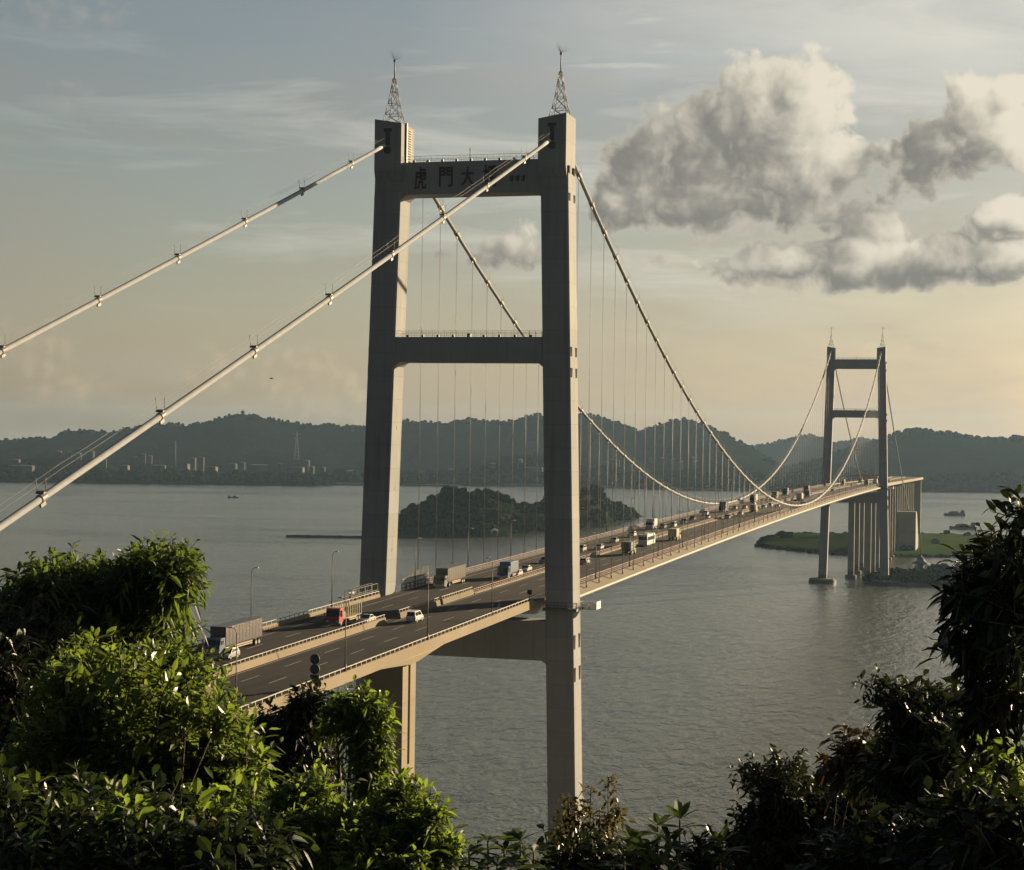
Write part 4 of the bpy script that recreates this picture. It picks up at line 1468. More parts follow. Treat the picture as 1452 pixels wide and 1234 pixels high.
# ================================================================== far shore, hills, islands, boats
M['forest'] = mat_forest('far_forest', (0.005, 0.008, 0.007), (0.011, 0.016, 0.012), 0.06, 0.45, 8.0)
M['wood'] = mat_forest('woodland_leaves', (0.004, 0.010, 0.003), (0.011, 0.022, 0.006), 0.35, 0.8, 1.2)
M['grass'] = mat_forest('meadow_grass', (0.034, 0.058, 0.014), (0.070, 0.100, 0.022), 0.12, 0.4, 0.6)
M['mud'] = mat_basic('shore_mud', (0.10, 0.09, 0.068), 1.0, 0.3, 0.1, spec=0.0)
M['soil'] = mat_basic('hill_soil', (0.018, 0.021, 0.011), 1.0, 0.4, 0.6, spec=0.0)
M['plaster'] = mat_basic('house_plaster', (0.095, 0.095, 0.092), 1.0, 0.2, 0.15, spec=0.0)
M['brickwall'] = mat_basic('house_brick', (0.11, 0.085, 0.07), 0.9, 0.2, 0.15)
M['rooftile'] = mat_basic('roof_tile', (0.17, 0.10, 0.075), 0.9, 0.25, 0.3)
M['roofgrey'] = mat_basic('roof_sheet', (0.10, 0.105, 0.105), 0.7, 0.2, 0.3)
M['hull'] = mat_basic('barge_hull', (0.05, 0.047, 0.043), 0.8, 0.3, 0.3)
M['sand'] = mat_basic('sand_cargo', (0.13, 0.11, 0.085), 0.95, 0.25, 0.5)
rf = random.Random(21)

kpx = lambda u, D: (u - 726) / FPX * D
hor = lambda u: 614.4 + (u - 726) * ROLL
zpx = lambda u, v, D: CZ - (v - hor(u)) / FPX * D

SHORE = [(-900, 3000), (0, 3125), (445, 3131), (480, 3240), (570, 3250), (760, 3313), (860, 3290), (1000, 3200), (1310, 3296), (1452, 3339), (2300, 3400)]
RIDGES = [
    (4600, 720, [(-700, 596), (-350, 612), (-120, 622), (0, 627), (40, 624), (80, 622), (95, 613), (130, 612), (160, 614), (190, 607), (230, 602), (260, 606), (290, 601), (320, 592), (345, 588), (370, 592), (400, 598), (440, 603), (480, 606), (520, 604), (560, 600), (575, 597), (600, 600), (630, 601), (650, 596), (670, 595), (690, 600), (720, 598), (750, 590), (790, 589), (830, 588), (850, 592), (880, 603), (905, 612), (930, 605), (950, 598), (975, 596), (990, 600), (1010, 608), (1040, 624), (1070, 640), (1110, 665), (1180, 690)]),
    (6100, 560, [(940, 665), (1000, 650), (1060, 636), (1090, 630), (1120, 624), (1145, 617), (1165, 621), (1180, 628), (1200, 627), (1222, 622), (1245, 628), (1300, 640), (1400, 660)]),
    (4300, 700, [(1080, 690), (1130, 668), (1180, 648), (1215, 636), (1245, 628), (1265, 619), (1290, 610), (1330, 614), (1370, 620), (1400, 623), (1430, 625), (1452, 620), (1500, 612), (1600, 604), (1800, 612), (2000, 622), (2300, 640)]),
    (3620, 240, [(560, 690), (640, 672), (700, 652), (735, 644), (790, 648), (850, 662), (900, 672), (960, 668), (1040, 660), (1080, 672), (1140, 668), (1200, 655), (1260, 690)]),
    (3560, 220, [(-300, 660), (0, 655), (60, 650), (130, 652), (180, 668), (240, 690), (600, 700)]),
]


def shore_dep(lat):
    xs = np.array([kpx(u, D) for u, D in SHORE])
    return np.interp(lat, xs, [D for _, D in SHORE])


def far_height(lat, dep):
    z = np.zeros_like(lat)
    n1 = fbm(lat / 420 + 40, dep / 420, 5)
    for D, w, prof in RIDGES:
        xs = np.array([kpx(u, D) for u, v in prof])
        zs = np.array([max(0.0, zpx(u, v, D)) for u, v in prof])
        zr = np.interp(lat, xs, zs, left=zs[0] * .3, right=0)
        t = np.abs(dep - D) / w
        shape = np.exp(-t ** 1.6)
        spur = 1 - 0.55 * (1 - np.exp(-t * 2.2)) * fbm(lat / 160 + D, dep / 300, 4) * 1.4
        z = np.maximum(z, zr * shape * np.clip(spur, .25, 1))
    tree = fbm(lat / 16, dep / 16, 3)
    z = z + (tree - .5) * 9.0 * np.clip(z / 30, 0.1, 1)
    sd = shore_dep(lat) + (fbm(lat / 60, dep * 0 + 3.0, 3) - .5) * 40
    land = np.clip((dep - sd) / 25, -1, 1)
    z = np.where(dep > sd + 120, z, z * np.clip((dep - sd) / 120, 0, 1))
    return np.where(land > 0, 0.6 + 2.2 * np.clip(land, 0, 1) + z, -3.0)


def grid_mesh(lats, deps, hfun, name, mat, parent=None):
    LA, DE = np.meshgrid(lats, deps)
    Z = hfun(LA, DE)
    X = CX + LA * SIDE[0] + DE * HEAD[0]
    Y = CY + LA * SIDE[1] + DE * HEAD[1]
    V = np.stack([X, Y, Z], -1).reshape(-1, 3)
    nx, ny = len(lats), len(deps)
    idx = np.arange(nx * ny).reshape(ny, nx)
    F = np.stack([idx[:-1, :-1], idx[:-1, 1:], idx[1:, 1:], idx[1:, :-1]], -1).reshape(-1, 4)
    return np_mesh(name, V, [F], mat, parent, smooth=True)


hills = grid_mesh(np.arange(-2600, 3600, 9.0), np.concatenate([np.arange(2950, 3500, 14), np.arange(3500, 4800, 26), np.arange(4800, 6900, 45)]), far_height, 'hills', M['forest'])
tag(hills, 'hazy wooded hills along the far bank of the river', 'hills', kind='structure')


def z_far(lat, dep):
    return float(far_height(np.array([lat]), np.array([dep]))[0])


# the belt of trees along the far bank: one mass of crowns
b = MB()
for k in range(1500):
    u = rf.uniform(-120, 1560)
    lat0 = kpx(u, 3250)
    sd = float(shore_dep(np.array([lat0]))[0])
    dep = sd + 25 + rf.random() ** 1.7 * 260
    lat = kpx(u, dep)
    if 470 < u < 560 and dep - sd < 60:
        continue
    r = rf.uniform(4.5, 9.5)
    p = ground_at(lat, dep, z_far(lat, dep) + r * .45)
    b.blob(p, r, r, r * rf.uniform(.75, 1.05), .2, rf, 1)
b.smooth = [True] * len(b.f)
tag(b.build('shore_woods', M['wood']), 'dark belt of trees along the far bank of the river', 'trees', kind='stuff')

# single crowns standing along the skyline of the hills
b = MB()
for D, w, prof in RIDGES[:3]:
    us = [p[0] for p in prof]
    for k in range(520):
        u = rf.uniform(max(-60, us[0]), min(1500, us[-1]))
        lat = kpx(u, D)
        dep = D + rf.uniform(-60, 25)
        r = rf.uniform(2.5, 5.5)
        p = ground_at(lat, dep, z_far(lat, dep) + r * rf.uniform(-.1, .55))
        b.blob(p, r * 1.1, r * 1.1, r, .25, rf, 1)
b.smooth = [True] * len(b.f)
tag(b.build('ridge_woods', M['forest']), 'tree crowns roughening the skyline of the far hills', 'trees', kind='stuff')

# small pale buildings among the trees of the far bank
HOUSES = [  # u, v of the base, distance, width, height, depth, kind
    (33, 668, 3260, 40, 8, 16, 'shed'), (24, 660, 3330, 12, 9, 10, 'p'), (84, 652, 3480, 9, 12, 9, 'p'), (99, 651, 3490, 7, 11, 8, 'p'), (112, 652, 3470, 8, 9, 8, 'p'), (131, 652, 3480, 7, 11, 8, 'p'),
    (146, 664, 3300, 14, 14, 10, 'p'), (178, 669, 3240, 14, 10, 12, 'b'), (192, 660, 3400, 9, 14, 9, 'p'), (204, 657, 3420, 8, 16, 8, 'p'), (213, 659, 3400, 8, 14, 8, 'p'), (226, 667, 3260, 24, 8, 12, 'shed'),
    (262, 668, 3260, 18, 11, 12, 'b'), (275, 667, 3270, 8, 20, 8, 'p'), (286, 668, 3260, 10, 23, 9, 'p'), (300, 670, 3230, 22, 9, 12, 'b'), (330, 668, 3260, 16, 12, 12, 'p'), (344, 667, 3270, 10, 12, 10, 'p'),
    (369, 667, 3270, 32, 9, 16, 'shed'), (399, 665, 3300, 10, 9, 9, 'p'), (420, 670, 3230, 30, 8, 14, 'b'), (436, 668, 3260, 9, 18, 9, 'p'), (443, 674, 3180, 8, 14, 8, 'p'), (459, 671, 3240, 7, 9, 8, 'p'),
    (490, 672, 3300, 46, 5, 18, 'shed'), (500, 612, 4560, 8, 12, 8, 'p'), (738, 664, 3520, 8, 14, 8, 'p'), (860, 664, 3540, 8, 11, 8, 'p'), (868, 662, 3560, 7, 12, 8, 'p'), (877, 668, 3420, 5, 16, 7, 'p'), (899, 668, 3440, 5, 14, 7, 'p'),
    (923, 655, 3640, 6, 7, 8, 'p'), (939, 656, 3640, 9, 7, 8, 'p'), (954, 668, 3420, 6, 20, 7, 'p'), (966, 667, 3430, 6, 14, 7, 'p'), (982, 660, 3560, 6, 14, 8, 'p'), (988, 665, 3480, 7, 12, 8, 'p'), (1018, 663, 3500, 6, 8, 8, 'p'), (1040, 668, 3420, 10, 9, 8, 'p'),
    (757, 668, 3440, 34, 5, 10, 'shed'), (700, 665, 3500, 8, 8, 8, 'b'), (640, 672, 3420, 14, 7, 9, 'b'), (600, 676, 3380, 12, 7, 9, 'b'), (840, 672, 3390, 8, 8, 8, 'b'),
]
WHERE = [(60, 'far left end of the far bank'), (160, 'far bank above the nearer cable'), (235, 'far bank left of the thin stack'), (320, 'far bank right of the thin stack'), (460, 'far bank below the highest left hill'), (520, 'far bank just left of the front tower'), (720, 'far bank seen between the tower legs'), (780, 'far bank behind the wooded island'), (930, 'far bank right of the front tower'), (1100, 'far bank behind the mid-span')]
DESC = {'p': 'small pale house', 'b': 'small brown house', 'shed': 'long low pale shed'}


def house_label(u, kind):
    place = [t for lim, t in WHERE if u <= lim][0]
    same = sorted(h[0] for h in HOUSES if h[6] == kind and [t for lim, t in WHERE if h[0] <= lim][0] == place)
    if len(same) == 1:
        return '%s on the %s' % (DESC[kind], place)
    return '%s, %s from left, on the %s' % (DESC[kind], ORD[same.index(u)], place)


for (u, v, D, w, h, d, kind) in HOUSES:
    ds = np.arange(3150.0, 4900.0, 10.0)        # stand it on the slope where the photo shows its foot
    hit = np.nonzero(far_height(kpx(u, ds), ds) >= CZ - (v - hor(u)) / FPX * ds)[0]
    D = float(ds[hit[0]]) if len(hit) else D
    lat = kpx(u, D)
    zg = z_far(lat, D)
    base = ground_at(lat, D, zg)
    h2 = h * 1.15
    w = w * D / 3300
    root_rz = -YAW + rf.uniform(-.3, .3)
    wall = MB()
    wall.box(-w / 2, w / 2, -d / 2, d / 2, -3, h2)
    nm = {'p': 'plaster', 'b': 'brickwall', 'shed': 'plaster'}[kind]
    root = empty('house', base, root_rz, house_label(u, kind), 'house', 'buildings on the far bank')
    wall.build('wall', M[nm], root)
    rb = MB()
    e = .6
    rh = 2.2 if kind != 'shed' else 1.6
    rb.loft([[(-w / 2 - e, -d / 2 - e, h2 + .01), (w / 2 + e, -d / 2 - e, h2 + .01), (w / 2 + e, d / 2 + e, h2 + .01), (-w / 2 - e, d / 2 + e, h2 + .01)], [(-w / 2 + d * .3, -.1, h2 + rh), (w / 2 - d * .3, -.1, h2 + rh), (w / 2 - d * .3, .1, h2 + rh), (-w / 2 + d * .3, .1, h2 + rh)]])
    rb.build('roof', M['roofgrey' if kind == 'shed' or rf.random() < .4 else 'rooftile'], root)
    for k in range(max(1, int(w / 4))):
        for zz in ((h2 - 2.6,) if h2 < 8 else (h2 - 2.6, h2 - 6.0)):
            x = -w / 2 + (k + .5) * w / max(1, int(w / 4))
            MB().box(x - .7, x + .7, -d / 2 - .04, -d / 2 + .1, zz - .9, zz + .7).build('window', M['hole'], root)

# tall pale stack and the bare track on the hillside
D = 3650
lat = kpx(249, D)
b = MB().tube([(0, 0, -4), (0, 0, zpx(249, 625, D) - z_far(lat, D))], 1.6, 12, 1.0)
o = empty('chimney', ground_at(lat, D, z_far(lat, D)), label='tall thin grey chimney stack on the far bank below the left hills', cat='chimney')
b.build('stack', M['roofgrey'], o)
MB().tube([(0, 0, 40), (0, 0, 41)], 2.0, 12).build('ring', M['roofgrey'], o)

# lattice pylon on the flat behind the far bank
D = 3900
lat = kpx(421, D)
o = empty('pylon', ground_at(lat, D, z_far(lat, D)), -YAW, 'thin dark lattice pylon on the far bank left of the front tower', 'pylon')
H = zpx(421, 612, D) - z_far(lat, D)
b = MB()
for k in range(8):
    w0, w1 = 5.5 * (1 - k / 8.8), 5.5 * (1 - (k + 1) / 8.8)
    z0, z1 = H * k / 8, H * (k + 1) / 8
    for sx, sy in ((1, 1), (1, -1), (-1, -1), (-1, 1)):
        b.bar((sx * w0, sy * w0, z0), (sx * w1, sy * w1, z1), .8)
    for sy in (-1, 1):
        b.bar((-w0, sy * w0, z0), (w1, sy * w1, z1), .5)
        b.bar((w0, sy * w0, z0), (-w1, sy * w1, z1), .5)
b.build('lattice', M['mast'], o)
b = MB()
for z in (H * .78, H * .92):
    b.bar((-9, 0, z), (9, 0, z), .9)
b.build('cross_arm', M['mast'], o)

# low pale quays at the water's edge
for i, (u0, u1, lb_) in enumerate(((476, 516, 'low pale quay at the water edge just left of the front tower'), (566, 652, 'low pale quay seen between the tower legs'), (716, 770, 'low pale quay close to the right tower leg'), (836, 905, 'low pale quay right of the front tower'), (962, 1020, 'low pale quay behind the low point of the cable'))):
    D = float(shore_dep(np.array([kpx((u0 + u1) / 2, 3250)]))[0]) - 12
    b = MB()
    n = 10
    rg = []
    for k in range(n + 1):
        lat = kpx(u0 + (u1 - u0) * k / n, D)
        a, c = ground_at(lat, D + rf.uniform(-1, 1)), ground_at(lat, D + 14)
        rg.append([(a.x, a.y, -1), (c.x, c.y, -1), (c.x, c.y, 3.4), (a.x, a.y, 3.0)])
    b.loft(rg)
    tag(b.build('quay', M['plaster']), lb_, 'quay', 'quays on the far bank')

# ------------------------------------------------------------------ wooded island
ISL = [(548, 1665), (566, 1658), (640, 1668), (700, 1681), (760, 1740), (800, 1800), (860, 1888), (905, 2100), (915, 2160), (880, 2200), (780, 2140), (660, 2000), (580, 1850), (545, 1720)]
ISL_W = [(kpx(u, D), D) for u, D in ISL]


def inside(lat, dep, poly):
    """signed-ish distance: fraction inside by ray casting and distance to the outline"""
    n = len(poly)
    ins = np.zeros(lat.shape, bool)
    dist = np.full(lat.shape, 1e9)
    for i in range(n):
        x0, y0 = poly[i]
        x1, y1 = poly[(i + 1) % n]
        c = ((y0 > dep) != (y1 > dep)) & (lat < (x1 - x0) * (dep - y0) / (y1 - y0 + 1e-9) + x0)
        ins ^= c
        dx, dy = x1 - x0, y1 - y0
        t = np.clip(((lat - x0) * dx + (dep - y0) * dy) / (dx * dx + dy * dy), 0, 1)
        dist = np.minimum(dist, np.hypot(lat - x0 - t * dx, dep - y0 - t * dy))
    return np.where(ins, dist, -dist)


def isl_height(lat, dep):
    s = inside(lat, dep, ISL_W)
    z = np.clip(s / 6, -1, 1) * 1.8
    hl = 0
    for u, D, zt, wl, wd in ((640, 1770, 36, 40, 62), (690, 1775, 36, 42, 60), (600, 1745, 22, 32, 50), (745, 1820, 20, 40, 55), (815, 1930, 33, 46, 75), (842, 1960, 34, 42, 75), (892, 2060, 19, 40, 60)):
        hl = np.maximum(hl, zt * np.exp(-((lat - kpx(u, D)) / wl) ** 2 - ((dep - D) / wd) ** 2))
    z = z + hl * np.clip(s / 22, 0, 1) + (fbm(lat / 20, dep / 20, 3) - .5) * 3 * np.clip(s / 20, 0, 1)
    return np.where(s < -14, -3.0, z)


isl = grid_mesh(np.arange(-220, 230, 6.0), np.arange(1620, 2240, 8.0), isl_height, 'island', M['soil'])
tag(isl, 'hilly wooded island in mid-river behind the front tower', 'island', kind='structure')
b, g = MB(), MB()
cnt = 0
while cnt < 1400:
    lat, dep = rf.uniform(-200, 200), rf.uniform(1640, 2200)
    la, de = np.array([lat]), np.array([dep])
    if float(inside(la, de, ISL_W)[0]) < 2:
        continue
    cnt += 1
    r = rf.uniform(3.0, 6.2)
    gx = (lat - kpx(703, 1720)) / 14
    if abs(gx) < 1 and dep < 1765 and rf.random() < .85:
        continue
    p = ground_at(lat, dep, float(isl_height(la, de)[0]) + r * .4)
    for q in range(4):
        k_ = r * rf.uniform(.32, .6)
        b.blob((p.x + rf.uniform(-.7, .7) * r, p.y + rf.uniform(-.7, .7) * r, p.z + rf.uniform(-.35, .4) * r), k_, k_, k_ * rf.uniform(.8, 1.2), .26, rf, 1)
b.smooth = [True] * len(b.f)
tag(b.build('island_woods', M['wood']), 'dense dark trees covering the hilly island in mid-river', 'trees', kind='stuff')
for k in range(90):
    lat, dep = kpx(703, 1720) + rf.uniform(-17, 22), rf.uniform(1690, 1765)
    p = ground_at(lat, dep, float(isl_height(np.array([lat]), np.array([dep]))[0]) + .6)
    r = rf.uniform(1.2, 3)
    g.blob(p, r, r, r * .6, .25, rf, 1)
tag(g.build('scrub', M['grass']), 'bright green scrub in the clearing on the wooded island', 'shrubs', kind='stuff')
p = ground_at(kpx(703, 1688), 1692, 1.8)
o = empty('pavilion', p, -YAW, 'tiny white pavilion at the water edge of the wooded island', 'pavilion')
b = MB()
for sx in (-2.5, 2.5):
    for sy in (-2, 2):
        b.box(sx - .2, sx + .2, sy - .2, sy + .2, -1.5, 4)
b.build('column', M['white'], o)
MB().loft([[(-3.4, -3, 4.01), (3.4, -3, 4.01), (3.4, 3, 4.01), (-3.4, 3, 4.01)], [(-.3, -.3, 6.2), (.3, -.3, 6.2), (.3, .3, 6.2), (-.3, .3, 6.2)]]).build('roof', M['white'], o)

# long low breakwater running out from the island
D0 = 1650
b = MB()
L0 = kpx(560, D0) - kpx(410, D0)
mt = Matrix.Rotation(math.atan2(SIDE[1], SIDE[0]), 4, 'Z')
n = 40
rg = []
for k in range(n + 1):
    x = L0 * k / n
    t = 2.0 + rf.uniform(-.2, .2)
    rg.append([mt @ Vector(p_) for p_ in ((x, -3.4, -1), (x, -1.5 + rf.uniform(-.2, .2), t), (x, 1.5, t), (x, 3.4, -1))])
b.loft(rg)
tag(b.build('jetty', M['dark'], None, ground_at(kpx(410, D0), D0 - 10)), 'long thin dark jetty running left from the wooded island', 'jetty')

# ------------------------------------------------------------------ flat grassy islet and the bushy spit in front of it
GR = [(1078, 1589), (1120, 1545), (1170, 1503), (1240, 1470), (1340, 1482), (1500, 1520), (1560, 1640), (1500, 1800), (1345, 1820), (1230, 1815), (1110, 1790), (1085, 1700)]
GR_W = [(kpx(u, D), D) for u, D in GR]
gr = grid_mesh(np.arange(190, 640, 7.0), np.arange(1440, 1860, 7.0), lambda la, de: np.clip(inside(la, de, GR_W) / 5, -3, 1) * 2.4 + (fbm(la / 25, de / 25, 3) - .5) * 1.6, 'grass_islet', M['grass'])
tag(gr, 'flat grassy islet beneath the far viaduct', 'islet', kind='structure')
b = MB()
for k in range(260):
    t = rf.random() * len(GR_W)
    i = int(t)
    a, c = GR_W[i], GR_W[(i + 1) % len(GR_W)]
    f = t - i
    lat, dep = a[0] + (c[0] - a[0]) * f, a[1] + (c[1] - a[1]) * f + rf.uniform(1, 9)
    r = rf.uniform(.8, 2.0)
    b.blob(ground_at(lat, dep, .9), r * 1.7, r * 1.7, r, .25, rf, 1)
for (u, D, r) in ((1113, 1700, 4.5), (1120, 1705, 3.8), (1345, 1800, 3), (1330, 1640, 3.4), (1285, 1530, 3.0), (1290, 1530, 3.4), (1374, 1780, 2.6)):
    for q in range(4):
        p = ground_at(kpx(u, D) + rf.uniform(-2, 2), D + rf.uniform(-2, 2), 2.5 + r * .5 + rf.uniform(-.6, .8))
        b.blob(p, r * .8, r * .8, r * .7, .25, rf, 1)
tag(b.build('islet_bushes', M['wood']), 'low dark bushes fringing the flat grassy islet', 'shrubs', kind='stuff')

SP = [(1228, 1203), (1260, 1196), (1300, 1190), (1340, 1188), (1420, 1195), (1420, 1290), (1340, 1330), (1296, 1310), (1262, 1275), (1240, 1240)]
SP_W = [(kpx(u, D), D) for u, D in SP]
sp = grid_mesh(np.arange(210, 420, 4.0), np.arange(1170, 1350, 4.0), lambda la, de: np.clip(inside(la, de, SP_W) / 4, -3, 1) * 2.0 + (fbm(la / 15, de / 15, 3) - .5) * 1.2, 'spit', M['mud'])
tag(sp, 'low muddy spit at the foot of the far tower', 'spit', kind='structure')
b = MB()
cnt = 0
while cnt < 330:
    lat, dep = rf.uniform(225, 400), rf.uniform(1180, 1330)
    if float(inside(np.array([lat]), np.array([dep]), SP_W)[0]) < 1.0:
        continue
    cnt += 1
    r = rf.uniform(1.4, 4.2)
    p = ground_at(lat, dep, 1.8 + r * .4)
    for q in range(5):
        k_ = r * rf.uniform(.3, .6)
        b.blob((p.x + rf.uniform(-.8, .8) * r, p.y + rf.uniform(-.8, .8) * r, p.z + rf.uniform(-.4, .5) * r), k_, k_, k_, .28, rf, 1)
b.smooth = [True] * len(b.f)
tag(b.build('spit_bushes', M['wood']), 'dark bushes covering the spit at the foot of the far tower', 'shrubs', kind='stuff')

p = ground_at(kpx(1308, 1262), 1262, 1.8)
root = empty('pavilion', p, -YAW, 'little tiled pavilion with a tall mast on the bushy spit by the far tower', 'pavilion')
b = MB()
n = 6
for k in range(n):
    a = 2 * PI * k / n
    b.tube([(4 * math.cos(a), 4 * math.sin(a), 0), (4 * math.cos(a), 4 * math.sin(a), 8)], .3, 6)
b.tube([(0, 0, -.5), (0, 0, .8)], 5.0, 12, smooth=False)
b.tube([(0, 0, .8), (0, 0, 8)], 2.4, 8, smooth=False)
b.build('columns', M['roofgrey'], root)
b = MB()
ring = lambda r, z: [(r * math.cos(2 * PI * k / 12), r * math.sin(2 * PI * k / 12), z) for k in range(12)]
b.loft([ring(6.4, 8.01), ring(6.2, 8.5), ring(3.8, 9.8), ring(2.2, 11.6), ring(2.6, 11.9), ring(1.2, 12.8), ring(.2, 14.5)])
b.build('roof', M['roofgrey'], root)
MB().tube([(0, 0, 14.3), (0, 0, 30)], .28, 6, .1).build('mast', M['roofgrey'], root)


# ------------------------------------------------------------------ boats
def barge(loc, rz, L, label, load):
    root = empty('barge', loc, rz, label, 'barge', 'barges on the right of the river')
    W = L * .2
    b = MB()
    prof = [(-L / 2, .55), (-L / 2 + 1.5, .95), (L * .3, 1), (L * .43, .7), (L / 2, .08)]
    b.loft([[(x, -W / 2 * f, 2.2 + (.9 if x > L * .4 else 0)), (x, W / 2 * f, 2.2 + (.9 if x > L * .4 else 0)), (x, W / 2 * f * .85, -.6), (x, -W / 2 * f * .85, -.6)] for x, f in prof])
    b.build('hull', M['hull'], root)
    c = MB()
    c.box(-L * .44, -L * .30, -W * .34, W * .34, 2.21, 5.0)
    c.box(-L * .42, -L * .33, -W * .25, W * .25, 5.0, 7.0)
    cabin = c.build('wheelhouse', M['roofgrey'], root)
    MB().box(-L * .329, -L * .325, -W * .2, W * .2, 5.6, 6.6).build('window', M['hole'], cabin)
    if load:
        s = MB()
        s.loft([[(x, y * W * .4 * f, 2.2 + z * 3.4 * f) for y, z in ((-1, 0), (-.55, .62), (0, 1), (.55, .62), (1, 0))] for x, f in ((-L * .27, .35), (-L * .15, .95), (L * .05, 1.05), (L * .22, .9), (L * .32, .3))])
        s.build('sand_heap', M['sand'], root)
    MB().tube([(L * .38, 0, 2.5), (L * .38, 0, 7.5)], .15, 6, .08).build('mast', M['mast'], root)


barge(ground_at(kpx(1355, 2300), 2300), -YAW + PI + .25, 30, 'dark loaded barge, the farther of two at the right', True)
barge(ground_at(kpx(1367, 1960), 1960), -YAW + PI + .1, 30, 'dark loaded barge, the nearer of two at the right', True)
for u, lb_, ln in ((327, 'left of the two tiny dark boats on the river at left', 6), (335, 'right of the two tiny dark boats on the river at left', 9)):
    root = empty('small_boat', ground_at(kpx(u, 2560), 2560), -YAW, lb_, 'boat', 'tiny boats on the left of the river')
    b = MB()
    b.loft([[(x, -1.3 * f, 1.5), (x, 1.3 * f, 1.5), (x, 1.0 * f, -.3), (x, -1.0 * f, -.3)] for x, f in ((-ln / 2, .7), (0, 1), (ln * .3, .8), (ln / 2, .1))])
    b.build('hull', M['hull'], root)
    MB().box(-ln * .35, ln * .1, -.8, .8, 1.5, 3.2).build('wheelhouse', M['hull'], root)

# a bird crossing the sky left of the tower
root_p = look(385, 537, 260)
b = MB()
b.loft([[(x, y * r, z * r) for y, z in ((1, 0), (.5, .8), (-.5, .8), (-1, 0), (-.5, -.8), (.5, -.8))] for x, r in ((-.32, .01), (-.18, .05), (0, .075), (.16, .06), (.24, .045), (.33, .005))])
for s in (-1, 1):
    b.loft([[(.1, s * .04, .03), (-.08, s * .04, .03), (-.08, s * .04, .02), (.1, s * .04, .02)], [(.12, s * .28, .13), (-.05, s * .28, .13), (-.05, s * .28, .122), (.12, s * .28, .122)], [(-.02, s * .6, .06), (-.08, s * .6, .06), (-.08, s * .6, .055), (-.02, s * .6, .055)]])
o = b.build('bird', M['dark'], None, root_p)
o.rotation_euler = (0, 0, PI)
tag(o, 'small dark bird flying left of the front tower above the hills', 'bird')

# ------------------------------------------------------------------ haze
hm, ht = new_mat('haze')
pv = ht.n('ShaderNodeVolumePrincipled', ins={'Color': HAZE_COL, 'Density': HAZE_DENS, 'Anisotropy': 0.25})
ht.set(ht.n('ShaderNodeOutputMaterial').inputs[1], pv.outputs[0])
hb = MB().box(-9200, 9200, -2800, 10000, -4.5, 230)
tag(hb.build('haze', hm), 'pale haze hanging over the river and the far hills', 'haze', kind='stuff')
# ================================================================== hillside and plants near the viewpoint
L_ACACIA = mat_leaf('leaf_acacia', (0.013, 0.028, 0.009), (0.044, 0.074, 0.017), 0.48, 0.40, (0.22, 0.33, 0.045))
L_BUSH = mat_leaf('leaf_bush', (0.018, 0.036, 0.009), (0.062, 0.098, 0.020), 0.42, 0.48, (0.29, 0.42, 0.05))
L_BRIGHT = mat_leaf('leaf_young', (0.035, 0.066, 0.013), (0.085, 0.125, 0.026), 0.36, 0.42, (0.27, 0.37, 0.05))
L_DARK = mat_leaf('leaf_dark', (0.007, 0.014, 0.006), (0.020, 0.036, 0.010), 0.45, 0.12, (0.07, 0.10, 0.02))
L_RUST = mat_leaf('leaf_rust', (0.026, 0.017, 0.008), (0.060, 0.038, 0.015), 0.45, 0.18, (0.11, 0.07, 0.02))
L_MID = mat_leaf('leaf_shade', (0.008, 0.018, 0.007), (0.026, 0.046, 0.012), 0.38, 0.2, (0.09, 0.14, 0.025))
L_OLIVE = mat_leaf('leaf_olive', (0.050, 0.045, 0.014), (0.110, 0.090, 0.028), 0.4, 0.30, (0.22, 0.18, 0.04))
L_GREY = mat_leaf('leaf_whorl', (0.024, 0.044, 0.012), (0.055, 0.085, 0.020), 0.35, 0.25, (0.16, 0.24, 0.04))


def hill_z(r, ang):
    """Slope of the hill the viewpoint stands on; ang = bearing from the viewing direction."""
    steep = 0.60 * np.clip((math.radians(115) - np.abs(ang)) / 0.6, 0.12, 1.0)
    return 95.4 - steep * np.clip(r - 2.0, 0, None)


def build_hill():
    rs = np.concatenate([np.linspace(0.3, 30, 40), np.linspace(32, 175, 50)])
    an = np.linspace(-PI, PI, 121)
    RR, AA = np.meshgrid(rs, an)
    lat, dep = RR * np.sin(AA), RR * np.cos(AA)
    Z = hill_z(RR, AA) + (fbm(lat / 3 + 50, dep / 3 + 50, 4) - .5) * np.clip(RR / 12, .1, 2.2) - .2
    Z = np.maximum(Z, -3.5)
    X, Y = CX + lat * SIDE[0] + dep * HEAD[0], CY + lat * SIDE[1] + dep * HEAD[1]
    idx = np.arange(RR.size).reshape(RR.shape)
    F = np.stack([idx[:-1, :-1], idx[:-1, 1:], idx[1:, 1:], idx[1:, :-1]], -1).reshape(-1, 4)[:, ::-1]
    o = np_mesh('hillside', np.stack([X, Y, Z], -1).reshape(-1, 3), [F], M['soil'], None, True)
    tag(o, 'steep dark hillside falling away below the plants in front', 'hillside', kind='structure')


build_hill()


def unit(a):
    return a / np.maximum(np.linalg.norm(a, axis=-1, keepdims=True), 1e-9)


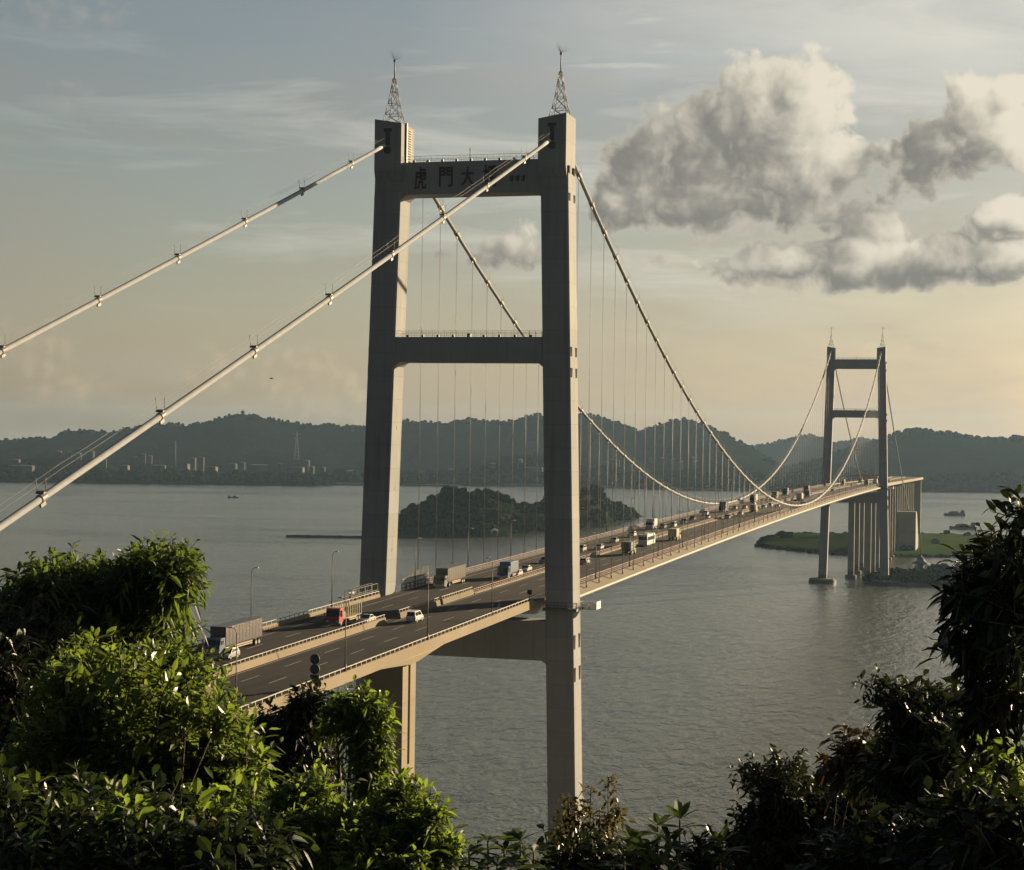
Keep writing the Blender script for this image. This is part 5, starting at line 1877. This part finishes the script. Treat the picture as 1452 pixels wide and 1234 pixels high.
def leaf_arrays(P, T, N, L, W, droop):
    """One folded, bent leaf per row."""
    n = len(P)
    T = unit(T)
    N = unit(N - (N * T).sum(1, keepdims=True) * T)
    S = np.cross(T, N)
    Lc, Wc = L[:, None], W[:, None]
    dz = np.array([0, 0, -1.0])[None] * (droop * L)[:, None]
    pts = [P,
           P + T * Lc * .34 + dz * .10 + S * Wc * .5, P + T * Lc * .34 + dz * .10 - N * Wc * .12, P + T * Lc * .34 + dz * .10 - S * Wc * .5,
           P + T * Lc * .70 + dz * .45 + S * Wc * .40, P + T * Lc * .70 + dz * .45 - N * Wc * .10, P + T * Lc * .70 + dz * .45 - S * Wc * .40,
           P + T * Lc + dz]
    V = np.stack(pts, 1).reshape(-1, 3)
    b = (np.arange(n) * 8)[:, None]
    q = np.concatenate([b + np.array([[1, 2, 5, 4]]), b + np.array([[2, 3, 6, 5]])])
    t = np.concatenate([b + np.array([[0, 2, 1]]), b + np.array([[0, 3, 2]]), b + np.array([[4, 5, 7]]), b + np.array([[5, 6, 7]])])
    return V, [q, t]


def stem_arrays(A, B, r):
    """thin three-sided stems from A to B"""
    n = len(A)
    T = unit(B - A)
    ref = np.where(np.abs(T[:, 2:3]) < .9, np.array([[0, 0, 1.0]]), np.array([[1.0, 0, 0]]))
    e1 = unit(np.cross(T, ref))
    e2 = np.cross(T, e1)
    ring = lambda c, k: [c + (e1 * math.cos(a) + e2 * math.sin(a)) * (r * k) for a in (0, 2.1, 4.2)]
    V = np.stack(ring(A, 1) + ring(B, .5), 1).reshape(-1, 3)
    b = (np.arange(n) * 6)[:, None]
    return V, [np.concatenate([b + np.array([[i, (i + 1) % 3, 3 + (i + 1) % 3, 3 + i]]) for i in range(3)])]


BASIS = np.array([[SIDE[0], SIDE[1], 0], [HEAD[0], HEAD[1], 0], [0, 0, 1.0]])


def px_blob(u, v, D, ru, rv, rd=None):
    k = D / FPX
    return np.array(look(u, v, D)), np.array([ru * k, rd if rd else (ru + rv) * .5 * k, rv * k])


def plant(name, label, cat, blobs, base, leafmat, twigs, per, L, W, droop=.35, twig=.35, up=.25, hang=0.0, seed=1, spread=.9, trunk_r=.10, surf=.55, group=None, limbs=26, lvar=.48):
    rng = np.random.default_rng(seed)
    bl = [px_blob(*b) for b in blobs]
    base = np.array(base)
    root = empty(name, tuple(base), 0, label, cat, group)
    vol = np.array([(r[0] * r[1] * r[2]) ** .62 for _, r in bl])
    which = rng.choice(len(bl), twigs, p=vol / vol.sum())
    C = np.array([bl[i][0] for i in which])
    RAD = np.array([bl[i][1] for i in which])
    RAD = np.maximum(RAD - .72 * (twig + .45 * L), RAD * .30)
    d = unit(rng.normal(size=(twigs, 3)))
    fr = (1 - surf * rng.random(twigs) ** 1.6)[:, None]
    # lumpy outline: the radius wanders with direction
    lump = 1 + .30 * np.sin(d[:, :1] * 5 + which[:, None]) * np.sin(d[:, 2:] * 6 + 1.7 * which[:, None]) + .14 * rng.normal(size=(twigs, 1))
    loc = d * RAD * fr * lump
    A = C + loc @ BASIS
    out = unit((d / RAD) @ BASIS)
    tdir = unit(out * .75 + rng.normal(size=(twigs, 3)) * .45 + np.array([0, 0, up - hang]))
    tl = twig * rng.uniform(.6, 1.35, twigs)
    B = A + tdir * tl[:, None] + np.array([0, 0, -hang]) * (tl ** 2)[:, None] * .5
    sv, sf = stem_arrays(A - tdir * tl[:, None] * .3, B, .004 + .006 * twig)
    # leaves along each twig
    k = np.tile(np.arange(per), twigs)
    ti = np.repeat(np.arange(twigs), per)
    f = (k + rng.random(len(k))) / per
    P = A[ti] + (B - A)[ti] * f[:, None]
    perp = unit(np.cross(tdir[ti], rng.normal(size=(len(k), 3))))
    tt = tdir[ti] * (.35 + .6 * (f[:, None] > .8)) + perp * spread + np.array([0, 0, up * .4 - hang])
    nn = np.array([0, 0, 1.0]) + rng.normal(size=(len(k), 3)) * .45 + tdir[ti] * .3
    LL = L * rng.uniform(1 - lvar, 1 + lvar, len(k))
    V, F = leaf_arrays(P, tt, nn, LL, LL * (W / L) * rng.uniform(.8, 1.2, len(k)), droop * rng.uniform(.4, 1.5, len(k)))
    V = V - base
    crown = np_mesh('crown', V, F, leafmat, root)
    np_mesh('twigs', sv - base, sf, M['twig'], root)
    if trunk_r:
        b = MB()
        rr = random.Random(seed)
        tops = [Vector(c) for c, _ in bl]
        o = Vector(base)
        mid = sum(tops, Vector()) / len(tops)
        fork = o.lerp(Vector((mid.x, mid.y, min(t.z for t in tops))), .72)
        b.tube([o - o, (fork - o) * .5 + Vector((.08, .05, 0)), fork - o], trunk_r, 8, trunk_r * .62)
        for c, r in bl:
            c = Vector(c)
            m = fork.lerp(c, .55) + Vector((rr.uniform(-.15, .15), rr.uniform(-.15, .15), .12))
            b.tube([fork - o, m - o, c - o], trunk_r * .5, 6, trunk_r * .2)
        for q in range(limbs):
            i = rr.randrange(twigs)
            c = Vector(bl[which[i]][0])
            e = Vector(A[i])
            m = c.lerp(e, .5) + Vector((rr.uniform(-.06, .06), rr.uniform(-.06, .06), .05))
            b.tube([c - o, m - o, e - o], trunk_r * .18, 5, .006)
        b.build('trunk', M['bark'], root)
    return root


def hill_point(u, D):
    lat = (u - 726) / FPX * D
    r, a = math.hypot(lat, D), math.atan2(lat, D)
    z = float(hill_z(np.array([r]), np.array([a]))[0])
    return ground_at(lat, D, z - .3)


# ---- left side
plant('tree', 'tall dark tree with long drooping sickle leaves, rising highest at left', 'tree',
      [(85, 838, 21, 70, 52, 1.2), (150, 850, 21.5, 80, 62, 1.2), (212, 815, 21, 62, 48, 1.0), (246, 822, 20.6, 38, 58, .7), (140, 905, 21, 120, 60, 1.3), (40, 880, 21.5, 70, 62, 1.2), (205, 900, 21, 50, 45, .9)],
      hill_point(170, 21), L_ACACIA, 2300, 8, .155, .040, .5, .26, .2, .08, seed=3, spread=.85, trunk_r=.16, surf=.6)
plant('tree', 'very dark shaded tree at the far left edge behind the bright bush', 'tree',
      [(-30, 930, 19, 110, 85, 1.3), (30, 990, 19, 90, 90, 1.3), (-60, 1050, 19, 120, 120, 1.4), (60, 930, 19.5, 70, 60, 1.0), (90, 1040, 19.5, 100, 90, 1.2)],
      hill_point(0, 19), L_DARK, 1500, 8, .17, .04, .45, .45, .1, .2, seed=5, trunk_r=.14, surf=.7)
plant('bush', 'large sunlit bush with bright yellow-green leaves filling the lower left', 'bush',
      [(150, 985, 15, 105, 75, .9), (215, 1020, 15, 110, 95, .9), (300, 1065, 14.8, 62, 95, .7), (110, 1070, 15, 110, 95, 1.0), (240, 1120, 14.8, 120, 75, .9), (335, 1120, 14.6, 42, 80, .5), (60, 1130, 15, 90, 70, .9), (255, 960, 15.4, 50, 40, .5)],
      hill_point(200, 15), L_BUSH, 3000, 8, .090, .036, .3, .22, .35, 0, seed=7, trunk_r=.09, surf=.6)
plant('bush', 'young yellow-green shoots standing out on the front of the large left bush', 'bush',
      [(120, 940, 14.2, 32, 26, .2), (175, 960, 14.2, 40, 30, .2), (230, 985, 14.2, 42, 26, .2), (262, 1045, 14.0, 40, 30, .2), (180, 1050, 14.1, 60, 40, .2), (305, 1030, 14.0, 28, 30, .2), (345, 1080, 13.9, 24, 40, .2)],
      hill_point(205, 14), L_BRIGHT, 110, 8, .105, .042, .2, .26, .55, 0, seed=9, trunk_r=.03, surf=.5, limbs=8)
plant('tree', 'slender dark leafy tree in front of the approach deck, left of the sunlit one', 'tree',
      [(425, 1050, 24, 44, 58, .6), (400, 1095, 24, 46, 60, .6), (438, 1005, 24, 28, 30, .35), (455, 1095, 24.2, 28, 40, .4), (380, 1022, 24, 12, 12, .2)],
      hill_point(425, 24), L_DARK, 1000, 8, .13, .042, .35, .24, .3, .1, seed=11, trunk_r=.10, surf=.65)
plant('tree', 'slender sunlit tree with hanging leaves just left of the concrete pier', 'tree',
      [(518, 1005, 23, 40, 34, .5), (534, 1050, 23, 26, 62, .4), (500, 1010, 23.2, 34, 30, .4), (526, 1110, 23, 30, 45, .4), (530, 1080, 22.8, 32, 50, .4), (515, 1045, 23, 34, 40, .4), (478, 1020, 23.3, 20, 40, .3)],
      hill_point(520, 23), L_BUSH, 760, 8, .11, .037, .4, .20, .25, .08, seed=13, trunk_r=.09, surf=.7)
plant('bush', 'glossy leafed bush in the bottom middle, reaching up to the pier foot', 'bush',
      [(470, 1185, 13, 85, 50, .6), (560, 1190, 13, 60, 50, .6), (400, 1180, 13.2, 70, 52, .6), (605, 1175, 12.8, 26, 48, .3), (440, 1135, 13.4, 55, 28, .4), (570, 1145, 13.2, 40, 30, .35), (520, 1225, 12.6, 110, 40, .6), (618, 1215, 12.7, 32, 40, .3)],
      hill_point(520, 13), L_BUSH, 1600, 8, .088, .031, .35, .18, .35, 0, seed=15, trunk_r=.06, surf=.65)
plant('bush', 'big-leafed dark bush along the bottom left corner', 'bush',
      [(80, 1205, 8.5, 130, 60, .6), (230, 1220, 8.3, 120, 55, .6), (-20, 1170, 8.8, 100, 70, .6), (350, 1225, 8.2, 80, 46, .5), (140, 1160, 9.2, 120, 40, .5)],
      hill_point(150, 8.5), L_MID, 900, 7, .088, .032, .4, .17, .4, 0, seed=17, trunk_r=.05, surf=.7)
plant('bush', 'sprays of lighter leaves above the dark bush in the bottom left corner', 'bush',
      [(60, 1150, 8.8, 80, 26, .3), (180, 1175, 8.4, 90, 26, .3), (300, 1165, 8.6, 60, 26, .3)],
      hill_point(180, 8.4), L_BUSH, 45, 7, .10, .034, .4, .15, .4, 0, seed=19, trunk_r=.03, surf=.5, limbs=6)


def whorl_plant(name, label, cat, heads, base, mat, n, L, W, seed, droop=.35, rise=.55):
    rng = np.random.default_rng(seed)
    base = np.array(base)
    root = empty(name, tuple(base), 0, label, cat)
    Pl, Tl, Nl, Ll = [], [], [], []
    st = MB()
    for (u, v, D, s) in heads:
        h = np.array(look(u, v, D))
        tilt = rng.normal(size=2) * .25
        ax = unit(np.array([[tilt[0], tilt[1], 1.0]]))[0]
        for lay in range(2):
            for k in range(n):
                a = 2 * PI * (k + .5 * lay) / n + rng.uniform(-.25, .25)
                rad = np.array([math.cos(a), math.sin(a), 0])
                Pl.append(h - ax * .05 * lay)
                Tl.append(rad + ax * (rise if lay == 0 else rise * .2) + rng.normal(size=3) * .12)
                Nl.append(ax + rng.normal(size=3) * .15)
                Ll.append(L * s * rng.uniform(.75, 1.15))
        hb = Vector(h - base)
        low = Vector((hb.x * .55, hb.y * .55, 0))
        st.tube([low, low.lerp(hb, .6) + Vector((.02, .03, .05)), hb], .014, 6, .006)
    Ll = np.array(Ll)
    V, F = leaf_arrays(np.array(Pl), np.array(Tl), np.array(Nl), Ll, Ll * W / L, droop * rng.uniform(.5, 1.4, len(Ll)))
    np_mesh('leaf_whorls', V - base, F, mat, root)
    st.build('stem', M['twig'], root)
    return root


whorl_plant('shrub', 'low shrub with umbrella-like leaf whorls at the bottom, left of the tower foot', 'shrub',
            [(665, 1208, 11, .9), (692, 1192, 11.2, 1), (715, 1205, 11, .9), (738, 1192, 11.1, 1.1), (757, 1208, 10.9, .9), (705, 1228, 10.8, 1), (680, 1235, 10.8, 1), (735, 1232, 10.7, 1), (650, 1236, 10.9, .9), (768, 1238, 10.9, .9)],
            hill_point(705, 11), L_GREY, 7, .175, .052, 23)
whorl_plant('shrub', 'leggy shrub with long upright leaf whorls at the bottom, right of the reddish sprays', 'shrub',
            [(964, 1162, 11, 1.15), (933, 1172, 11.1, 1), (898, 1192, 11, .9), (948, 1192, 10.9, 1), (920, 1205, 10.8, 1), (885, 1215, 10.8, 1), (960, 1212, 10.9, .9), (935, 1228, 10.7, 1), (1000, 1205, 11.3, .9), (1022, 1196, 11.4, 1), (1010, 1225, 11.1, 1)],
            hill_point(945, 11), L_GREY, 6, .19, .05, 29, .25, .9)


def spray_plant(name, label, cat, stems, base, mat, L, W, seed, per=26, bend=.12):
    """upright wiry stems carrying small leaves on side twigs"""
    rng = np.random.default_rng(seed)
    base = np.array(base)
    root = empty(name, tuple(base), 0, label, cat)
    st = MB()
    Pl, Tl, Nl = [], [], []
    for (u0, v0, u1, v1, D) in stems:
        a, b = np.array(look(u0, v0, D)), np.array(look(u1, v1, D))
        c = (a + b) / 2 + rng.normal(size=3) * bend * np.linalg.norm(b - a) * .5
        pts = [(1 - t) ** 2 * a + 2 * t * (1 - t) * c + t * t * b for t in np.linspace(0, 1, 9)]
        st.tube([Vector(p - base) for p in pts], .008, 5, .003)
        for k in range(per):
            t = .18 + .82 * (k + rng.random()) / per
            p = (1 - t) ** 2 * a + 2 * t * (1 - t) * c + t * t * b
            tw = unit((rng.normal(size=3) + np.array([0, 0, .4]))[None])[0]
            ln = rng.uniform(.08, .2) * (1.15 - .7 * t)
            q = p + tw * ln
            st.tube([Vector(p - base), Vector(q - base)], .003, 3, .0015)
            for j in range(5):
                f = (j + 1) / 5
                Pl.append(p + (q - p) * f)
                Tl.append(tw * .5 + rng.normal(size=3))
                Nl.append(np.array([0, 0, 1.0]) + rng.normal(size=3) * .6)
    LL = L * rng.uniform(.6, 1.3, len(Pl))
    V, F = leaf_arrays(np.array(Pl), np.array(Tl), np.array(Nl), LL, LL * W / L, np.full(len(Pl), .3))
    np_mesh('leaves', V - base, F, mat, root)
    st.build('stem', M['twig'], root)
    return root


spray_plant('shrub', 'wispy upright shrub with small reddish olive leaves in front of the tower foot', 'shrub',
            [(815, 1260, 806, 1125, 12), (840, 1260, 838, 1118, 12), (858, 1260, 862, 1098, 12.1), (868, 1260, 878, 1140, 12), (825, 1260, 822, 1150, 11.9), (850, 1260, 850, 1150, 11.9), (805, 1260, 796, 1165, 12)],
            hill_point(840, 12), L_OLIVE, .052, .022, 31)
plant('bush', 'low dark leafy clump along the bottom edge around the reddish sprays', 'bush',
      [(830, 1232, 11.4, 60, 16, .3), (900, 1238, 11.2, 60, 16, .3), (790, 1240, 11.3, 40, 14, .3), (985, 1242, 11.2, 40, 14, .3)],
      hill_point(860, 11.3), L_DARK, 240, 7, .09, .035, .3, .2, .4, 0, seed=33, trunk_r=.03, limbs=6)

# ---- right side
plant('bush', 'dense dark small-leafed bush at the lower right, nearest the open water', 'bush',
      [(1105, 1120, 14, 48, 34, .5), (1130, 1165, 14, 75, 60, .6), (1080, 1190, 14, 52, 50, .5), (1185, 1150, 14.2, 60, 60, .6), (1060, 1225, 13.8, 60, 34, .5), (1170, 1215, 13.8, 100, 50, .6), (1250, 1180, 14.2, 60, 70, .6)],
      hill_point(1140, 14), L_DARK, 2100, 9, .06, .026, .3, .17, .3, 0, seed=37, trunk_r=.06, surf=.6)
spray_plant('fern', 'feathery dark fronds sticking out left of the lower right bush', 'plant',
            [(1100, 1105, 1038, 1092, 13.8), (1105, 1115, 1042, 1108, 13.8), (1110, 1100, 1100, 1068, 13.9), (1125, 1100, 1132, 1074, 13.9), (1090, 1110, 1060, 1080, 13.8)],
            hill_point(1110, 13.8), L_DARK, .05, .018, 41, 20, .15)
plant('bush', 'small patch of dull brown leaves on top of the lower right bush', 'bush',
      [(1215, 1072, 13.2, 30, 16, .25), (1190, 1080, 13.2, 16, 12, .2), (1238, 1078, 13.2, 20, 18, .2)],
      hill_point(1215, 13.2), L_RUST, 60, 8, .095, .042, .55, .2, .15, .2, seed=43, trunk_r=.03, surf=.7, limbs=6)
plant('tree', 'dark broad-leafed small tree standing between the right bush and the tallest right tree', 'tree',
      [(1288, 1000, 12, 36, 34, .4), (1300, 1050, 12, 55, 55, .6), (1340, 1090, 12, 70, 80, .7), (1265, 1095, 12.2, 45, 55, .5), (1320, 1170, 12, 90, 70, .7), (1335, 1010, 12.2, 40, 50, .5)],
      hill_point(1310, 12), L_DARK, 900, 7, .085, .032, .35, .16, .25, .1, seed=47, trunk_r=.08, surf=.65)
spray_plant('fern', 'thin arching frond reaching left over the water from the right trees', 'plant',
            [(1290, 1000, 1212, 966, 11.9), (1285, 1005, 1232, 985, 11.9), (1275, 985, 1240, 962, 12)],
            hill_point(1280, 11.9), L_DARK, .05, .02, 53, 16, .1)
plant('tree', 'tall dark tree with big glossy leaves along the right edge, silhouetted against the river', 'tree',
      [(1418, 790, 9.5, 55, 40, .5), (1385, 850, 9.5, 45, 50, .4), (1425, 880, 9.5, 65, 80, .6), (1372, 905, 9.6, 42, 45, .35), (1415, 965, 9.6, 65, 55, .5), (1462, 740, 9.4, 26, 45, .3), (1460, 850, 9.5, 50, 110, .5), (1400, 1010, 9.7, 55, 50, .4)],
      hill_point(1420, 9.6), L_DARK, 430, 6, .100, .036, .4, .15, .25, .12, seed=59, trunk_r=.05, surf=.7)
plant('bush', 'few lighter green leafy sprays at the lower right edge of the picture', 'bush',
      [(1425, 1085, 9, 40, 36, .3), (1440, 1140, 9, 30, 40, .3), (1405, 1125, 9.1, 30, 30, .3), (1390, 1175, 9.2, 40, 30, .3)],
      hill_point(1425, 9), L_BUSH, 34, 6, .08, .03, .35, .13, .4, 0, seed=61, trunk_r=.012, surf=.6, limbs=6)
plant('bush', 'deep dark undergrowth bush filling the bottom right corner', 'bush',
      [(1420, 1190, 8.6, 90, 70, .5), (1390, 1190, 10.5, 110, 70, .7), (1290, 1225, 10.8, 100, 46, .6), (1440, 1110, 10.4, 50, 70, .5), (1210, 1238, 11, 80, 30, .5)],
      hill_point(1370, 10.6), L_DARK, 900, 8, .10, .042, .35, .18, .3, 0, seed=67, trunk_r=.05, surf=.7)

# ---- ground cover on the slope
def undergrowth():
    rng = np.random.default_rng(71)
    n = 9000
    r = 4 + 62 * rng.random(n) ** .8
    a = rng.uniform(-.75, .75, n)
    z = hill_z(r, a) + rng.random(n) * .7 - .1
    lat, dep = r * np.sin(a), r * np.cos(a)
    P = np.stack([CX + lat * SIDE[0] + dep * HEAD[0], CY + lat * SIDE[1] + dep * HEAD[1], z], -1)
    T = rng.normal(size=(n, 3)) + np.array([0, 0, .5])
    L = .28 * rng.uniform(.6, 1.5, n)
    V, F = leaf_arrays(P, T, rng.normal(size=(n, 3)) * .5 + np.array([0, 0, 1.0]), L, L * .4, np.full(n, .3))
    o = np_mesh('undergrowth', V, F, L_DARK)
    tag(o, 'dark ground cover on the steep slope under the trees', 'undergrowth', kind='stuff')


undergrowth()
